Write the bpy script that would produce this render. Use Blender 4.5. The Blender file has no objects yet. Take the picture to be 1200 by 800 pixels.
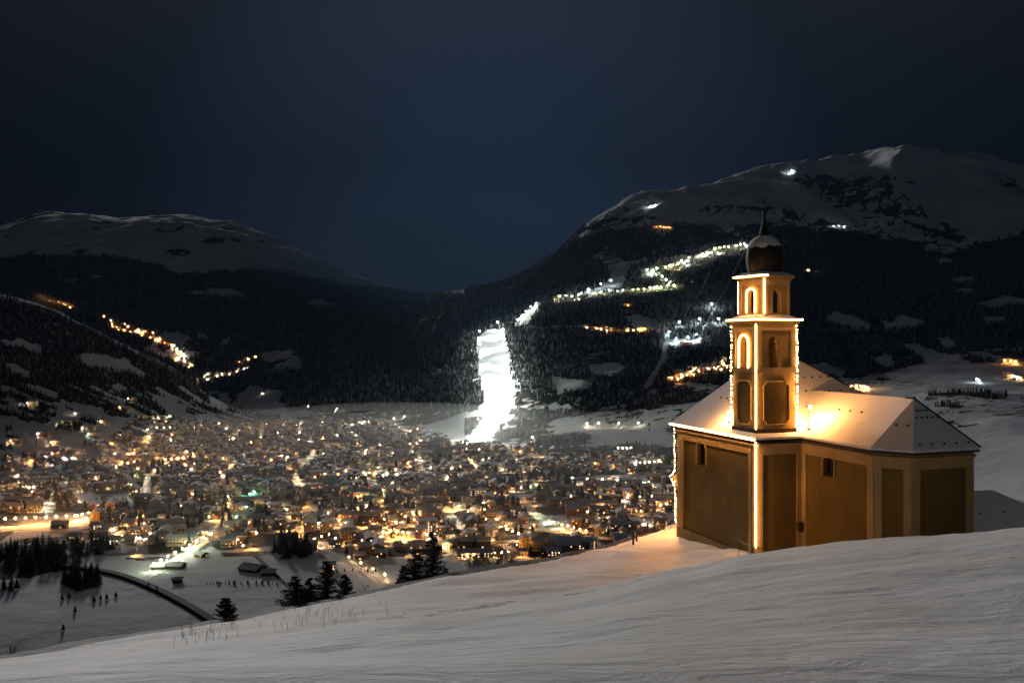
import bpy, math, random
import numpy as np
from math import sin, cos, pi, radians, sqrt, atan2
from mathutils import Vector
SC = bpy.context.scene
COL = SC.collection
RNG = np.random.default_rng(7)
random.seed(7)

# ------------------------------------------------------------------ camera, sky, moon, exposure
F = 1000.0                      # focal length in photo pixels (1200 wide)
cd = bpy.data.cameras.new('camera')
cd.lens = 30.0; cd.sensor_width = 36.0; cd.clip_start = 0.1; cd.clip_end = 60000
cam = bpy.data.objects.new('camera', cd); COL.objects.link(cam)
cam.location = (0, 0, 0); cam.rotation_euler = (radians(90), 0, 0)
SC.camera = cam
SC.view_settings.view_transform = 'Standard'; SC.view_settings.look = 'None'
SC.view_settings.gamma = 1.0; SC.view_settings.exposure = 0.0
SC.render.engine = 'CYCLES'
SC.cycles.use_denoising = True
SC.cycles.volume_bounces = 0
SC.cycles.max_bounces = 6
SC.cycles.diffuse_bounces = 3
SC.cycles.sample_clamp_indirect = 4.0
SC.cycles.use_light_tree = True

SUN_EL = radians(13.5); SUN_AZ = radians(-24)       # azimuth from +Y, negative = towards -X
W = bpy.data.worlds.new('World'); SC.world = W; W.use_nodes = True
nt = W.node_tree; nt.nodes.clear()
N = nt.nodes.new; L = nt.links.new
out = N('ShaderNodeOutputWorld'); bg = N('ShaderNodeBackground')
tc = N('ShaderNodeTexCoord')
sky = N('ShaderNodeTexSky'); sky.sky_type = 'NISHITA'; sky.sun_disc = False
sky.sun_elevation = radians(3); sky.sun_rotation = radians(-24); sky.air_density = 1.4; sky.dust_density = 1.0
# the valley's glow on the haze: a soft blue lobe low over the ski slopes, thin grey cloud lit from below higher up
dot = N('ShaderNodeVectorMath'); dot.operation = 'DOT_PRODUCT'
gv = Vector((-0.03, 1, 0.09)).normalized(); dot.inputs[1].default_value = gv
L(tc.outputs['Generated'], dot.inputs[0])
rmp = N('ShaderNodeValToRGB'); L(dot.outputs['Value'], rmp.inputs[0])
e = rmp.color_ramp.elements
e[0].position = 0.5; e[0].color = (0.0012, 0.0016, 0.0028, 1)
e[1].position = 1.0; e[1].color = (0.0420, 0.0760, 0.1500, 1)
for p, c in ((0.80, (0.0022, 0.0030, 0.0060)), (0.92, (0.0085, 0.0145, 0.0290)), (0.98, (0.0270, 0.0490, 0.0960))):
    n_ = e.new(p); n_.color = (*c, 1)
sep = N('ShaderNodeSeparateXYZ'); L(tc.outputs['Generated'], sep.inputs[0])
up = N('ShaderNodeMapRange'); up.inputs['From Min'].default_value = 0.16; up.inputs['From Max'].default_value = 0.78
up.interpolation_type = 'SMOOTHSTEP'
L(sep.outputs['Z'], up.inputs['Value'])
cl = N('ShaderNodeTexNoise'); cl.inputs['Scale'].default_value = 1.6; cl.inputs['Detail'].default_value = 4
mp = N('ShaderNodeMapping'); mp.inputs['Scale'].default_value = (1, 1, 2.5); L(tc.outputs['Generated'], mp.inputs[0]); L(mp.outputs[0], cl.inputs['Vector'])
clm = N('ShaderNodeMapRange'); clm.inputs['From Min'].default_value = 0.3; clm.inputs['From Max'].default_value = 0.75
clm.inputs['To Min'].default_value = 0.55; clm.inputs['To Max'].default_value = 1.15; L(cl.outputs[0], clm.inputs['Value'])
mu = N('ShaderNodeMath'); mu.operation = 'MULTIPLY'; L(up.outputs[0], mu.inputs[0]); L(clm.outputs[0], mu.inputs[1])
gr = N('ShaderNodeMix'); gr.data_type = 'RGBA'; gr.blend_type = 'ADD'; gr.inputs['B'].default_value = (0.056, 0.057, 0.057, 1)
L(mu.outputs[0], gr.inputs['Factor']); L(rmp.outputs[0], gr.inputs['A'])
sk2 = N('ShaderNodeVectorMath'); sk2.operation = 'SCALE'; sk2.inputs['Scale'].default_value = 0.00012; L(sky.outputs[0], sk2.inputs[0])
ad = N('ShaderNodeVectorMath'); ad.operation = 'ADD'; L(gr.outputs['Result'], ad.inputs[0]); L(sk2.outputs[0], ad.inputs[1])
L(ad.outputs[0], bg.inputs['Color']); bg.inputs['Strength'].default_value = 1.0
L(bg.outputs[0], out.inputs[0])

sd = bpy.data.lights.new('moon', 'SUN'); sd.energy = 5.0; sd.angle = radians(6); sd.color = (1.0, 0.985, 0.97)
moon = bpy.data.objects.new('moon', sd); COL.objects.link(moon)
dirv = Vector((sin(SUN_AZ) * cos(SUN_EL), cos(SUN_AZ) * cos(SUN_EL), sin(SUN_EL)))
moon.rotation_euler = dirv.to_track_quat('Z', 'Y').to_euler()

# ------------------------------------------------------------------ materials
MATS = {}
def node_mat(name):
    m = bpy.data.materials.new(name); m.use_nodes = True; m.node_tree.nodes.clear(); MATS[name] = m
    return m, m.node_tree.nodes.new, m.node_tree.links.new
def plain(name, col, rough=0.8, var=0.25, scale=3.0, bump=0.0, metal=0.0, spec=0.3, coord='Object'):
    m, N, L = node_mat(name)
    o = N('ShaderNodeOutputMaterial'); b = N('ShaderNodeBsdfPrincipled'); L(b.outputs[0], o.inputs[0])
    tcn = N('ShaderNodeTexCoord'); n = N('ShaderNodeTexNoise'); n.inputs['Scale'].default_value = scale; n.inputs['Detail'].default_value = 6
    L(tcn.outputs[coord], n.inputs['Vector'])
    r = N('ShaderNodeValToRGB'); L(n.outputs[0], r.inputs[0])
    r.color_ramp.elements[0].position = 0.3; r.color_ramp.elements[1].position = 0.7
    r.color_ramp.elements[0].color = (*[c * (1 - var) for c in col], 1)
    r.color_ramp.elements[1].color = (*[min(1, c * (1 + var)) for c in col], 1)
    L(r.outputs[0], b.inputs['Base Color'])
    b.inputs['Roughness'].default_value = rough; b.inputs['Metallic'].default_value = metal
    b.inputs['Specular IOR Level'].default_value = spec
    if bump:
        bp = N('ShaderNodeBump'); bp.inputs['Strength'].default_value = bump; bp.inputs['Distance'].default_value = 0.05
        L(n.outputs[0], bp.inputs['Height']); L(bp.outputs[0], b.inputs['Normal'])
    return m
def glow(name, col, strength, sample=True):
    m, N, L = node_mat(name)
    o = N('ShaderNodeOutputMaterial'); b = N('ShaderNodeEmission')
    b.inputs[0].default_value = (*col, 1); b.inputs[1].default_value = strength; L(b.outputs[0], o.inputs[0])
    m.cycles.emission_sampling = 'FRONT' if sample else 'NONE'
    return m

def plaster(name, col):
    m, N, L = node_mat(name)
    o = N('ShaderNodeOutputMaterial'); b = N('ShaderNodeBsdfPrincipled'); L(b.outputs[0], o.inputs[0]); b.inputs['Roughness'].default_value = .93; b.inputs['Specular IOR Level'].default_value = .15
    t = N('ShaderNodeTexCoord'); mp1 = N('ShaderNodeMapping'); mp1.inputs['Scale'].default_value = (1.0, 1.0, .45); L(t.outputs['Object'], mp1.inputs[0])
    a = N('ShaderNodeTexNoise'); a.inputs['Scale'].default_value = .55; a.inputs['Detail'].default_value = 7; L(t.outputs['Object'], a.inputs['Vector'])
    s = N('ShaderNodeTexNoise'); s.inputs['Scale'].default_value = 1.5; s.inputs['Detail'].default_value = 6; L(mp1.outputs[0], s.inputs['Vector'])
    g = N('ShaderNodeTexNoise'); g.inputs['Scale'].default_value = 22; g.inputs['Detail'].default_value = 5; L(t.outputs['Object'], g.inputs['Vector'])
    x1 = N('ShaderNodeMath'); x1.operation = 'ADD'; L(a.outputs[0], x1.inputs[0]); L(s.outputs[0], x1.inputs[1])
    r = N('ShaderNodeValToRGB'); x2 = N('ShaderNodeMath'); x2.operation = 'MULTIPLY'; x2.inputs[1].default_value = .5; L(x1.outputs[0], x2.inputs[0]); L(x2.outputs[0], r.inputs[0])
    r.color_ramp.elements[0].position = .36; r.color_ramp.elements[1].position = .62
    r.color_ramp.elements[0].color = (*[c * .84 for c in col], 1); r.color_ramp.elements[1].color = (*[min(1, c * 1.12) for c in col], 1)
    L(r.outputs[0], b.inputs['Base Color'])
    bp = N('ShaderNodeBump'); bp.inputs['Strength'].default_value = .5; bp.inputs['Distance'].default_value = .03; L(g.outputs[0], bp.inputs['Height'])
    b2 = N('ShaderNodeBump'); b2.inputs['Strength'].default_value = .4; b2.inputs['Distance'].default_value = .12; L(a.outputs[0], b2.inputs['Height']); L(bp.outputs[0], b2.inputs['Normal']); L(b2.outputs[0], b.inputs['Normal'])
    return m
# ------------------------------------------------------------------ mesh helpers
def mesh_np(name, V, Fq, mats, mi=None, smooth=False):
    """V (n,3); Fq (m,3) or (m,4) int array."""
    me = bpy.data.meshes.new(name)
    V = np.asarray(V, np.float32); Fq = np.asarray(Fq, np.int32); k = Fq.shape[1]
    me.vertices.add(len(V)); me.vertices.foreach_set('co', V.ravel())
    me.loops.add(Fq.size); me.loops.foreach_set('vertex_index', Fq.ravel())
    me.polygons.add(len(Fq)); me.polygons.foreach_set('loop_start', np.arange(0, Fq.size, k, dtype=np.int32))
    me.polygons.foreach_set('loop_total', np.full(len(Fq), k, np.int32))
    if mi is not None: me.polygons.foreach_set('material_index', np.asarray(mi, np.int32))
    if smooth: me.polygons.foreach_set('use_smooth', np.ones(len(Fq), bool))
    for m in mats: me.materials.append(m)
    me.update(calc_edges=True)
    return me
class MB:
    """collects shapes, builds one mesh"""
    def __init__(s): s.v = []; s.f = []; s.m = []
    def add(s, vs, fs, mi=0):
        o = len(s.v); s.v += [tuple(v) for v in vs]
        for f in fs: s.f.append(tuple(i + o for i in f)); s.m.append(mi)
        return s
    def box(s, x0, x1, y0, y1, z0, z1, mi=0):
        v = [(x, y, z) for z in (z0, z1) for y in (y0, y1) for x in (x0, x1)]
        return s.add(v, [(0, 2, 3, 1), (4, 5, 7, 6), (0, 1, 5, 4), (2, 6, 7, 3), (0, 4, 6, 2), (1, 3, 7, 5)], mi)
    def prism(s, poly, z0, z1, mi=0):
        n = len(poly); v = [(x, y, z0) for x, y in poly] + [(x, y, z1) for x, y in poly]
        return s.add(v, [tuple(range(n - 1, -1, -1)), tuple(range(n, 2 * n))] + [(i, (i + 1) % n, n + (i + 1) % n, n + i) for i in range(n)], mi)
    def tube(s, pts, r, n=6, mi=0, r1=None, cap=True):
        pts = [Vector(p) for p in pts]; k = len(pts); o = len(s.v); vs = []
        for i, p in enumerate(pts):
            d = (pts[min(i + 1, k - 1)] - pts[max(i - 1, 0)]).normalized()
            a = d.cross(Vector((0, 0, 1)) if abs(d.z) < .9 else Vector((1, 0, 0))).normalized(); b = d.cross(a)
            rr = r if r1 is None else r + (r1 - r) * i / max(1, k - 1)
            for j in range(n):
                t = 2 * pi * j / n; vs.append(p + (a * cos(t) + b * sin(t)) * rr)
        fs = [(i * n + j, i * n + (j + 1) % n, (i + 1) * n + (j + 1) % n, (i + 1) * n + j) for i in range(k - 1) for j in range(n)]
        if cap: fs += [tuple(range(n - 1, -1, -1)), tuple((k - 1) * n + j for j in range(n))]
        return s.add(vs, fs, mi)
    def lathe(s, prof, n=24, cx=0, cy=0, mi=0, a0=0.0, a1=2 * pi):
        full = abs(a1 - a0 - 2 * pi) < 1e-6; m = n if full else n + 1
        vs = [(cx + r * cos(a0 + (a1 - a0) * j / n), cy + r * sin(a0 + (a1 - a0) * j / n), z) for r, z in prof for j in range(m)]
        fs = []
        for i in range(len(prof) - 1):
            for j in range(n):
                j2 = (j + 1) % m
                fs.append((i * m + j, i * m + j2, (i + 1) * m + j2, (i + 1) * m + j))
        return s.add(vs, fs, mi)
    def mesh(s, name, mats, smooth=False):
        me = bpy.data.meshes.new(name); me.from_pydata(s.v, [], s.f)
        for m in mats: me.materials.append(m)
        me.polygons.foreach_set('material_index', s.m)
        if smooth: me.polygons.foreach_set('use_smooth', [True] * len(s.f))
        me.update(); return me
    def build(s, name, mats, parent=None, smooth=False, loc=None):
        if not isinstance(mats, (list, tuple)): mats = [mats]
        o = bpy.data.objects.new(name, s.mesh(name, mats, smooth)); COL.objects.link(o)
        if parent: o.parent = parent
        if loc: o.location = loc
        return o
def obj(name, me, parent=None, loc=(0, 0, 0), rz=0.0, sc=None):
    o = bpy.data.objects.new(name, me); COL.objects.link(o); o.location = loc; o.rotation_euler = (0, 0, rz)
    if sc is not None: o.scale = sc
    if parent: o.parent = parent
    return o
def tag(o, label=None, cat=None, group=None, kind=None):
    if label: o['label'] = label
    if cat: o['category'] = cat
    if group: o['group'] = group
    if kind: o['kind'] = kind
    return o
def empty(name, loc, rz=0.0): return obj(name, None, None, loc, rz)
def copy_tree(o, parent=None):
    c = o.copy(); COL.objects.link(c); c.parent = parent
    for ch in o.children: copy_tree(ch, c)
    return c

# ------------------------------------------------------------------ noise, interpolation
_NT = {}
def vnoise(x, y, seed=0):
    if seed not in _NT: _NT[seed] = np.random.default_rng(seed).random((256, 256))
    T = _NT[seed]
    xi = np.floor(x).astype(int); yi = np.floor(y).astype(int); fx = x - xi; fy = y - yi
    fx = fx * fx * (3 - 2 * fx); fy = fy * fy * (3 - 2 * fy)
    a = T[xi % 256, yi % 256]; b = T[(xi + 1) % 256, yi % 256]; c = T[xi % 256, (yi + 1) % 256]; d = T[(xi + 1) % 256, (yi + 1) % 256]
    return (a * (1 - fx) + b * fx) * (1 - fy) + (c * (1 - fx) + d * fx) * fy
def fbm(x, y, oct=5, seed=0, ridge=False, gain=.5):
    s = 0; a = 1; t = 0
    for i in range(oct):
        n = vnoise(x * 2 ** i + 13 * i, y * 2 ** i - 7 * i, seed + i) * 2 - 1
        if ridge: n = 1 - 2 * np.abs(n)
        s = s + a * n; t += a; a *= gain
    return s / t
def pchip(xk, yk, x):
    """xk, yk (cols, knots), x (rows,) -> (rows, cols)."""
    h = np.diff(xk, axis=1); d = np.diff(yk, axis=1) / h
    m = np.zeros_like(yk)
    s = np.sign(d[:, :-1]) * np.sign(d[:, 1:]) > 0
    hm = np.where(s, 2 * d[:, :-1] * d[:, 1:] / np.where(s, d[:, :-1] + d[:, 1:], 1), 0)
    m[:, 1:-1] = hm; m[:, 0] = d[:, 0]; m[:, -1] = d[:, -1]
    outp = np.zeros((len(x), xk.shape[0]))
    for i in range(xk.shape[1] - 1):
        t = (x[:, None] - xk[None, :, i]) / h[None, :, i]
        ok = (t >= 0) & (t <= 1); tt = np.clip(t, 0, 1)
        v = (2 * tt**3 - 3 * tt**2 + 1) * yk[None, :, i] + (tt**3 - 2 * tt**2 + tt) * h[None, :, i] * m[None, :, i] \
            + (-2 * tt**3 + 3 * tt**2) * yk[None, :, i + 1] + (tt**3 - tt**2) * h[None, :, i] * m[None, :, i + 1]
        outp = np.where(ok, v, outp)
        if i == 0: outp = np.where(t < 0, yk[None, :, 0], outp)
    outp = np.where(x[:, None] > xk[None, :, -1], yk[None, :, -1], outp)
    return outp
def inpoly(px, py, poly):
    px = np.asarray(px, float); py = np.asarray(py, float); r = np.zeros(px.shape, bool); n = len(poly)
    for i in range(n):
        x0, y0 = poly[i]; x1, y1 = poly[(i + 1) % n]
        if y0 == y1: continue
        c = ((y0 > py) != (y1 > py)) & (px < (x1 - x0) * (py - y0) / (y1 - y0) + x0)
        r ^= c
    return r
def seg_dist(px, py, pts):
    d = np.full(np.shape(px), 1e9)
    for (x0, y0), (x1, y1) in zip(pts[:-1], pts[1:]):
        t = np.clip(((px - x0) * (x1 - x0) + (py - y0) * (y1 - y0)) / ((x1 - x0)**2 + (y1 - y0)**2), 0, 1)
        d = np.minimum(d, np.hypot(px - x0 - t * (x1 - x0), py - y0 - t * (y1 - y0)))
    return d

# ================================================================== TERRAIN
ZF = -250.0
def Pz(Y, y): return (400 - y) / 1000.0 * Y
# knots per column: near floor, floor end, lower slope, slope, ridge/snow line, summit, behind
def col(px, *kn): return (px, [(450, -285)] + [(Y, (z if k == 'z' else Pz(Y, z))) for Y, k, z in kn])
COLS = [
 col(-520, (800,'z',-235),(1100,'z',-150),(1500,'y',430),(2100,'y',250),(2600,'y',200),(3600,'y',260),(5000,'y',300),(8500,'y',250),(9300,'z',900),(14000,'z',400)),
 col(-200, (800,'z',-248),(1300,'z',-215),(1700,'y',470),(2200,'y',345),(2600,'y',285),(3600,'z',150),(5000,'y',350),(8500,'y',268),(9300,'z',900),(14000,'z',400)),
 col(0,    (800,'z',ZF),(1600,'z',-240),(1850,'y',490),(2300,'y',400),(2700,'y',340),(3700,'z',-60),(5200,'y',338),(8500,'y',270),(9300,'z',800),(14000,'z',400)),
 col(60,   (800,'z',ZF),(1650,'z',-245),(1900,'y',495),(2350,'y',418),(2700,'y',362),(3700,'z',-120),(5200,'y',330),(8500,'y',257),(9300,'z',800),(14000,'z',400)),
 col(130,  (800,'z',ZF),(1800,'z',-248),(2000,'y',500),(2400,'y',440),(2720,'y',397),(3700,'z',-200),(5200,'y',335),(8500,'y',261),(9300,'z',800),(14000,'z',400)),
 col(200,  (800,'z',ZF),(2000,'z',-250),(2200,'y',500),(2500,'y',465),(2740,'y',430),(3700,'z',-265),(5200,'y',345),(8500,'y',257),(9300,'z',800),(14000,'z',400)),
 col(260,  (800,'z',ZF),(2200,'z',-250),(2350,'y',500),(2550,'y',488),(2760,'y',472),(3700,'z',-300),(5200,'y',355),(8500,'y',266),(9300,'z',800),(14000,'z',400)),
 col(310,  (800,'z',ZF),(2200,'z',-250),(2400,'z',-250),(2600,'z',-250),(2800,'z',-252),(3700,'y',462),(5200,'y',365),(8500,'y',279),(9300,'z',700),(14000,'z',400)),
 col(400,  (800,'z',ZF),(2200,'z',-250),(2400,'z',-250),(2600,'z',-248),(2850,'y',482),(3900,'y',430),(5300,'y',375),(8500,'y',318),(9300,'z',300),(14000,'z',300)),
 col(480,  (800,'z',ZF),(2200,'z',-250),(2400,'z',-246),(2650,'y',485),(3000,'y',455),(4000,'y',410),(5300,'y',370),(8500,'y',345),(9300,'z',200),(14000,'z',300)),
 col(560,  (800,'z',ZF),(2050,'z',-250),(2250,'y',505),(2550,'y',465),(2900,'y',425),(3700,'y',378),(4700,'y',352),(6000,'y',338),(8000,'z',200),(14000,'z',300)),
 col(640,  (800,'z',ZF),(2000,'z',-248),(2250,'y',500),(2550,'y',455),(2950,'y',415),(3600,'y',368),(4500,'y',330),(5800,'y',308),(8000,'z',300),(14000,'z',300)),
 col(690,  (800,'z',ZF),(1950,'z',-246),(2200,'y',498),(2550,'y',450),(3000,'y',408),(3600,'y',365),(4600,'y',305),(5700,'y',268),(8000,'z',500),(14000,'z',300)),
 col(745,  (800,'z',ZF),(1900,'z',-243),(2150,'y',497),(2500,'y',452),(3000,'y',405),(3700,'y',352),(4800,'y',280),(5900,'y',240),(8000,'z',700),(14000,'z',300)),
 col(800,  (800,'z',ZF),(1850,'z',-238),(2100,'y',492),(2450,'y',452),(2950,'y',405),(3700,'y',345),(4900,'y',265),(6100,'y',226),(8200,'z',800),(14000,'z',300)),
 col(870,  (800,'z',-248),(1750,'z',-225),(2050,'y',485),(2400,'y',452),(2900,'y',405),(3700,'y',340),(4900,'y',258),(6400,'y',209),(8600,'z',900),(14000,'z',300)),
 col(930,  (800,'z',-246),(1650,'z',-215),(1950,'y',490),(2350,'y',455),(2900,'y',402),(3700,'y',345),(4900,'y',266),(6600,'y',201),(8800,'z',1000),(14000,'z',300)),
 col(990,  (800,'z',-244),(1500,'z',-205),(1850,'y',492),(2300,'y',456),(2900,'y',404),(3700,'y',350),(4800,'y',275),(8500,'y',198),(9000,'z',1000),(14000,'z',300)),
 col(1060, (800,'z',-240),(1350,'z',-200),(1700,'y',490),(2200,'y',455),(2900,'y',402),(3700,'y',352),(4700,'y',292),(7000,'y',179),(9200,'z',1000),(14000,'z',300)),
 col(1130, (800,'z',-225),(1250,'z',-185),(1600,'y',488),(2150,'y',452),(2900,'y',400),(3700,'y',350),(4700,'y',300),(7200,'y',184),(9400,'z',1000),(14000,'z',300)),
 col(1200, (800,'z',-205),(1200,'z',-165),(1500,'y',492),(2100,'y',455),(2900,'y',398),(3700,'y',350),(4700,'y',300),(7200,'y',207),(9400,'z',1000),(14000,'z',300)),
 col(1400, (800,'z',-150),(1100,'z',-110),(1500,'y',460),(2000,'y',430),(2700,'y',380),(3700,'y',320),(4700,'y',280),(7000,'y',225),(9400,'z',900),(14000,'z',300)),
 col(1720, (700,'z',-60),(1000,'z',0),(1500,'y',400),(2000,'y',370),(2700,'y',320),(3700,'y',290),(4700,'y',260),(7000,'y',240),(9400,'z',900),(14000,'z',300)),
]
cpx = np.array([c[0] for c in COLS], float)
KY = np.array([[k[0] for k in c[1]] for c in COLS], float); KZ = np.array([[k[1] for k in c[1]] for c in COLS], float)
GX = np.concatenate([np.arange(-520, -20, 10), np.arange(-20, 1221, 2.8), np.arange(1232, 1721, 10)])
GY = np.exp(np.linspace(np.log(450), np.log(9600), 460))
def smooth_cols(A):
    # smooth interpolation across columns
    o = np.zeros((len(GX), A.shape[1]))
    for j in range(A.shape[1]):
        o[:, j] = pchip(cpx[None, :], A[None, :, j], GX)[:, 0]
    return o
ky = smooth_cols(KY); kz = smooth_cols(KZ)
GZ = pchip(ky, kz, GY)                                   # rows, cols
GYY, GPX = np.meshgrid(GY, GX, indexing='ij')
GWX = (GPX - 600) / 1000 * GYY
steep = np.clip((GZ - ZF - 4) / 120, 0, 1) * np.clip((GYY - 900) / 600, 0, 1)
hi = np.clip((GZ - 400) / 500, 0, 1) * (GYY < 8200)
GZ = GZ + steep * (fbm(GWX / 420, GYY / 420, 6, 3) * 26 + fbm(GWX / 110, GYY / 110, 4, 9) * 6) \
        + hi * (fbm(GWX / 700, GYY / 700, 7, 21, ridge=True, gain=.58) * np.where(GPX > 600, 82, 45))
GPYX = 400 - GZ / GYY * 1000                             # picture row each vertex falls on
# noise-perturbed picture position for ragged patch outlines (outline noise lives in world space)
wob = 7 * np.clip(3000 / GYY, .5, 1.2)
wx = fbm(GWX / 70, GYY / 70, 4, 31) * wob; wy = fbm(GWX / 70, GYY / 70, 4, 41) * wob * .8
QX = GPX + wx; QY = GPYX + wy
vis = np.zeros_like(GZ, bool); best = np.full(GZ.shape[1], 9e9)
for i in range(len(GY)):
    row = GPYX[i]; vis[i] = row < best + 1.0; best = np.minimum(best, row)
def terr(x, Y):
    x = np.asarray(x, float); Y = np.asarray(Y, float)
    px = np.clip(x / Y * 1000 + 600, GX[0], GX[-1]); fi = np.interp(px, GX, np.arange(len(GX)))
    fj = np.interp(np.log(Y), np.log(GY), np.arange(len(GY)))
    i = np.minimum(fi.astype(int), len(GX) - 2); j = np.minimum(fj.astype(int), len(GY) - 2); a = fi - i; b = fj - j
    return (GZ[j, i] * (1 - a) + GZ[j, i + 1] * a) * (1 - b) + (GZ[j + 1, i] * (1 - a) + GZ[j + 1, i + 1] * a) * b
def pix(px, py, ymin=700):
    """picture point -> point on the valley terrain"""
    i = int(round(np.interp(px, GX, np.arange(len(GX))))); c = GPYX[:, i]
    for j in range(len(GY)):
        if GY[j] > ymin and c[j] <= py:
            if j > 0 and c[j - 1] > py:
                t = (c[j - 1] - py) / (c[j - 1] - c[j]); Y = GY[j - 1] + t * (GY[j] - GY[j - 1])
            else: Y = GY[j]
            x = (px - 600) / 1000 * Y
            return x, Y, float(terr(x, Y))
    Y = 6000; x = (px - 600) / 1000 * Y; return x, Y, float(terr(x, Y))

# ---- cover: 1 = open snow, 0 = forest floor / brush
LEFT = (GPX < 330) & (GYY < 3000)
cover = np.ones_like(GZ)
# left hillside
hill = LEFT & inpoly(GPX, GPYX, [(-600, 200), (330, 300), (330, 500), (265, 498), (190, 486), (130, 490), (60, 520), (-600, 590)])
cover[hill] = (.16 + .55 * fbm(GWX / 28, GYY / 50, 4, 201))[hill]
terr_ = hill & (GPYX > 452) & (fbm(GWX / 150 + GYY / 300, GYY / 22, 4, 205) > .13); cover[terr_] = .92
cover[hill & (GPYX > 465) & (fbm(GWX / 60, GYY / 60, 3, 207) > .22)] = .85
for poly in ([(2,397),(22,398),(50,409),(48,415),(24,408),(8,404)], [(92,417),(120,416),(150,423),(170,436),(166,441),(140,434),(120,430),(100,423)],
             [(5,424),(22,426),(36,436),(30,444),(16,436)], [(182,464),(200,468),(224,476),(216,482),(190,480)], [(205,478),(240,484),(262,494),(250,500),(215,492),(190,486)],
             [(40,500),(70,488),(76,493),(60,502),(80,505),(60,512),(38,508)], [(62,470),(96,470),(96,474),(80,478),(64,474)], [(90,479),(124,480),(110,488),(92,486)],
             [(130,487),(170,486),(196,492),(180,497),(150,496)], [(20,506),(40,512),(70,516),(60,524),(30,520)], [(240,466),(262,470),(270,480),(252,476)],
             [(0,500),(6,504),(2,512),(-30,520),(-40,505)], [(125,452),(140,452),(150,460),(138,462)], [(78,512),(112,508),(130,512),(112,518),(86,520)]):
    cover[LEFT & inpoly(QX, QY, poly)] = 1.0
# far left mountains: snow above the tree line, dark forest below
far = (GYY > 3000) & (GPX < 545)
tl = np.interp(GPX, [-600, 0, 60, 130, 180, 210, 250, 300, 350, 400, 545], [300, 302, 300, 300, 308, 322, 318, 316, 322, 332, 345])
cover[far & (QY > tl)] = 0.0
n1 = fbm(GWX / 260, GYY / 420, 4, 55)
cover[far & (n1 > 0.33) & (QY > tl + 20)] = 0.75
cover[far & inpoly(QX, QY, [(245,458),(300,452),(345,462),(330,500),(255,500),(240,480)])] = 0.9
cover[far & inpoly(QX, QY, [(300,415),(340,408),(360,430),(320,436)])] = 0.7
rkl = far & (fbm(GWX / 170, GYY / 230, 6, 78) > .30) & (GPX < 340); cover[rkl] = np.minimum(cover, .3)[rkl]
# centre and right mountain
R = (GPX >= 545) | ((GPX + 50 * n1 > 345) & (GYY > 2450) & (GYY < 4300))
tl2 = np.interp(GPX, [430, 545, 640, 680, 700, 740, 800, 850, 880, 925, 960, 1000, 1050, 1085, 1110, 1140, 1200, 1720],
                [300, 300, 280, 262, 272, 268, 262, 268, 262, 262, 270, 268, 284, 300, 312, 288, 272, 262])
lowl = np.interp(GPX, [430, 500, 545, 600, 680, 760, 850, 950, 1030, 1100, 1200, 1720], [482, 485, 470, 458, 460, 448, 452, 446, 440, 418, 405, 380])
R2 = R & (QY > tl2) & (QY < lowl)
cover[R2] = np.clip(.14 + .75 * fbm(GWX / 55, GYY / 80, 4, 221), 0, .5)[R2]
low = R & (QY >= lowl) & (GYY > 1500)
lm = low & (GPX < 900); cover[lm] = (.52 + 1.5 * fbm(GWX / 130, GYY / 60, 5, 64))[lm]; cover[low & (GPX >= 900)] = (.72 + .5 * fbm(GWX / 120, GYY / 120, 5, 66))[low & (GPX >= 900)]
n2 = fbm(GWX / 150, GYY / 220, 5, 61)
cover[low & (n2 > 0.26)] = 0.05
cover[low & (np.abs(n2) < 0.016)] = 0.2
for poly in ([(968,372),(978,366),(1000,371),(1021,380),(1018,388),(990,384),(970,380)], [(1028,372),(1040,378),(1060,369),(1084,377),(1080,382),(1060,386),(1040,388)],
             [(1132,352),(1150,356),(1176,346),(1200,350),(1230,352),(1230,360),(1190,358),(1160,362)], [(1058,404),(1075,402),(1098,412),(1125,420),(1150,428),(1200,424),(1230,440),(1230,470),(1160,460),(1120,446),(1096,430)],
             [(1094,396),(1110,394),(1122,404),(1110,408)], [(940,428),(965,424),(990,436),(985,442),(960,440)], [(1022,420),(1040,416),(1052,424),(1040,430)], [(1115,326),(1140,324),(1142,330),(1118,332)],
             [(1118,340),(1138,338),(1140,343),(1120,344)], [(690,428),(720,424),(736,432),(716,440),(694,438)], [(585,448),(640,440),(690,446),(690,456),(640,458),(600,462)],
             [(730,372),(748,368),(770,376),(776,388),(752,390)], [(1150,372),(1178,370),(1180,378),(1156,380)],
             # pistes cut through the forest
             [(671,354),(684,346),(700,336),(712,330),(730,332),(722,340),(700,346),(690,356)], [(712,332),(716,320),(704,304),(694,302),(700,298),(712,302),(738,300),(740,310),(734,320),(732,332)],
             [(738,306),(752,302),(768,292),(772,294),(758,306),(742,312)], [(694,300),(704,292),(712,287),(713,290),(702,300)], [(676,276),(690,268),(720,262),(750,262),(720,268),(690,276),(682,280)],
             [(846,256),(858,262),(868,282),(876,290),(858,290),(850,272)], [(600,382),(612,372),(628,358),(634,358),(624,372),(614,382)], [(558,396),(572,386),(591,388),(594,402),(598,430),(603,456),(598,480),(582,504),(560,524),(540,526),(552,508),(566,492),(569,474),(563,450),(561,422)],
             [(612,383),(690,380),(692,385),(612,386)], [(748,262),(775,270),(800,268),(776,276)]):
    cover[R & inpoly(GPX + wx * .45, GPYX + wy * .45, poly)] = 1.0
for a, b in (((876, 290), (816, 402)), ((833, 318), (815, 352)), ((783, 392), (778, 420)), ((778, 420), (758, 452))):
    cover[R & (seg_dist(GPX, GPYX, [a, b]) < (1.6 if a[0] > 790 else 3.0))] = 1.0
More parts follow.
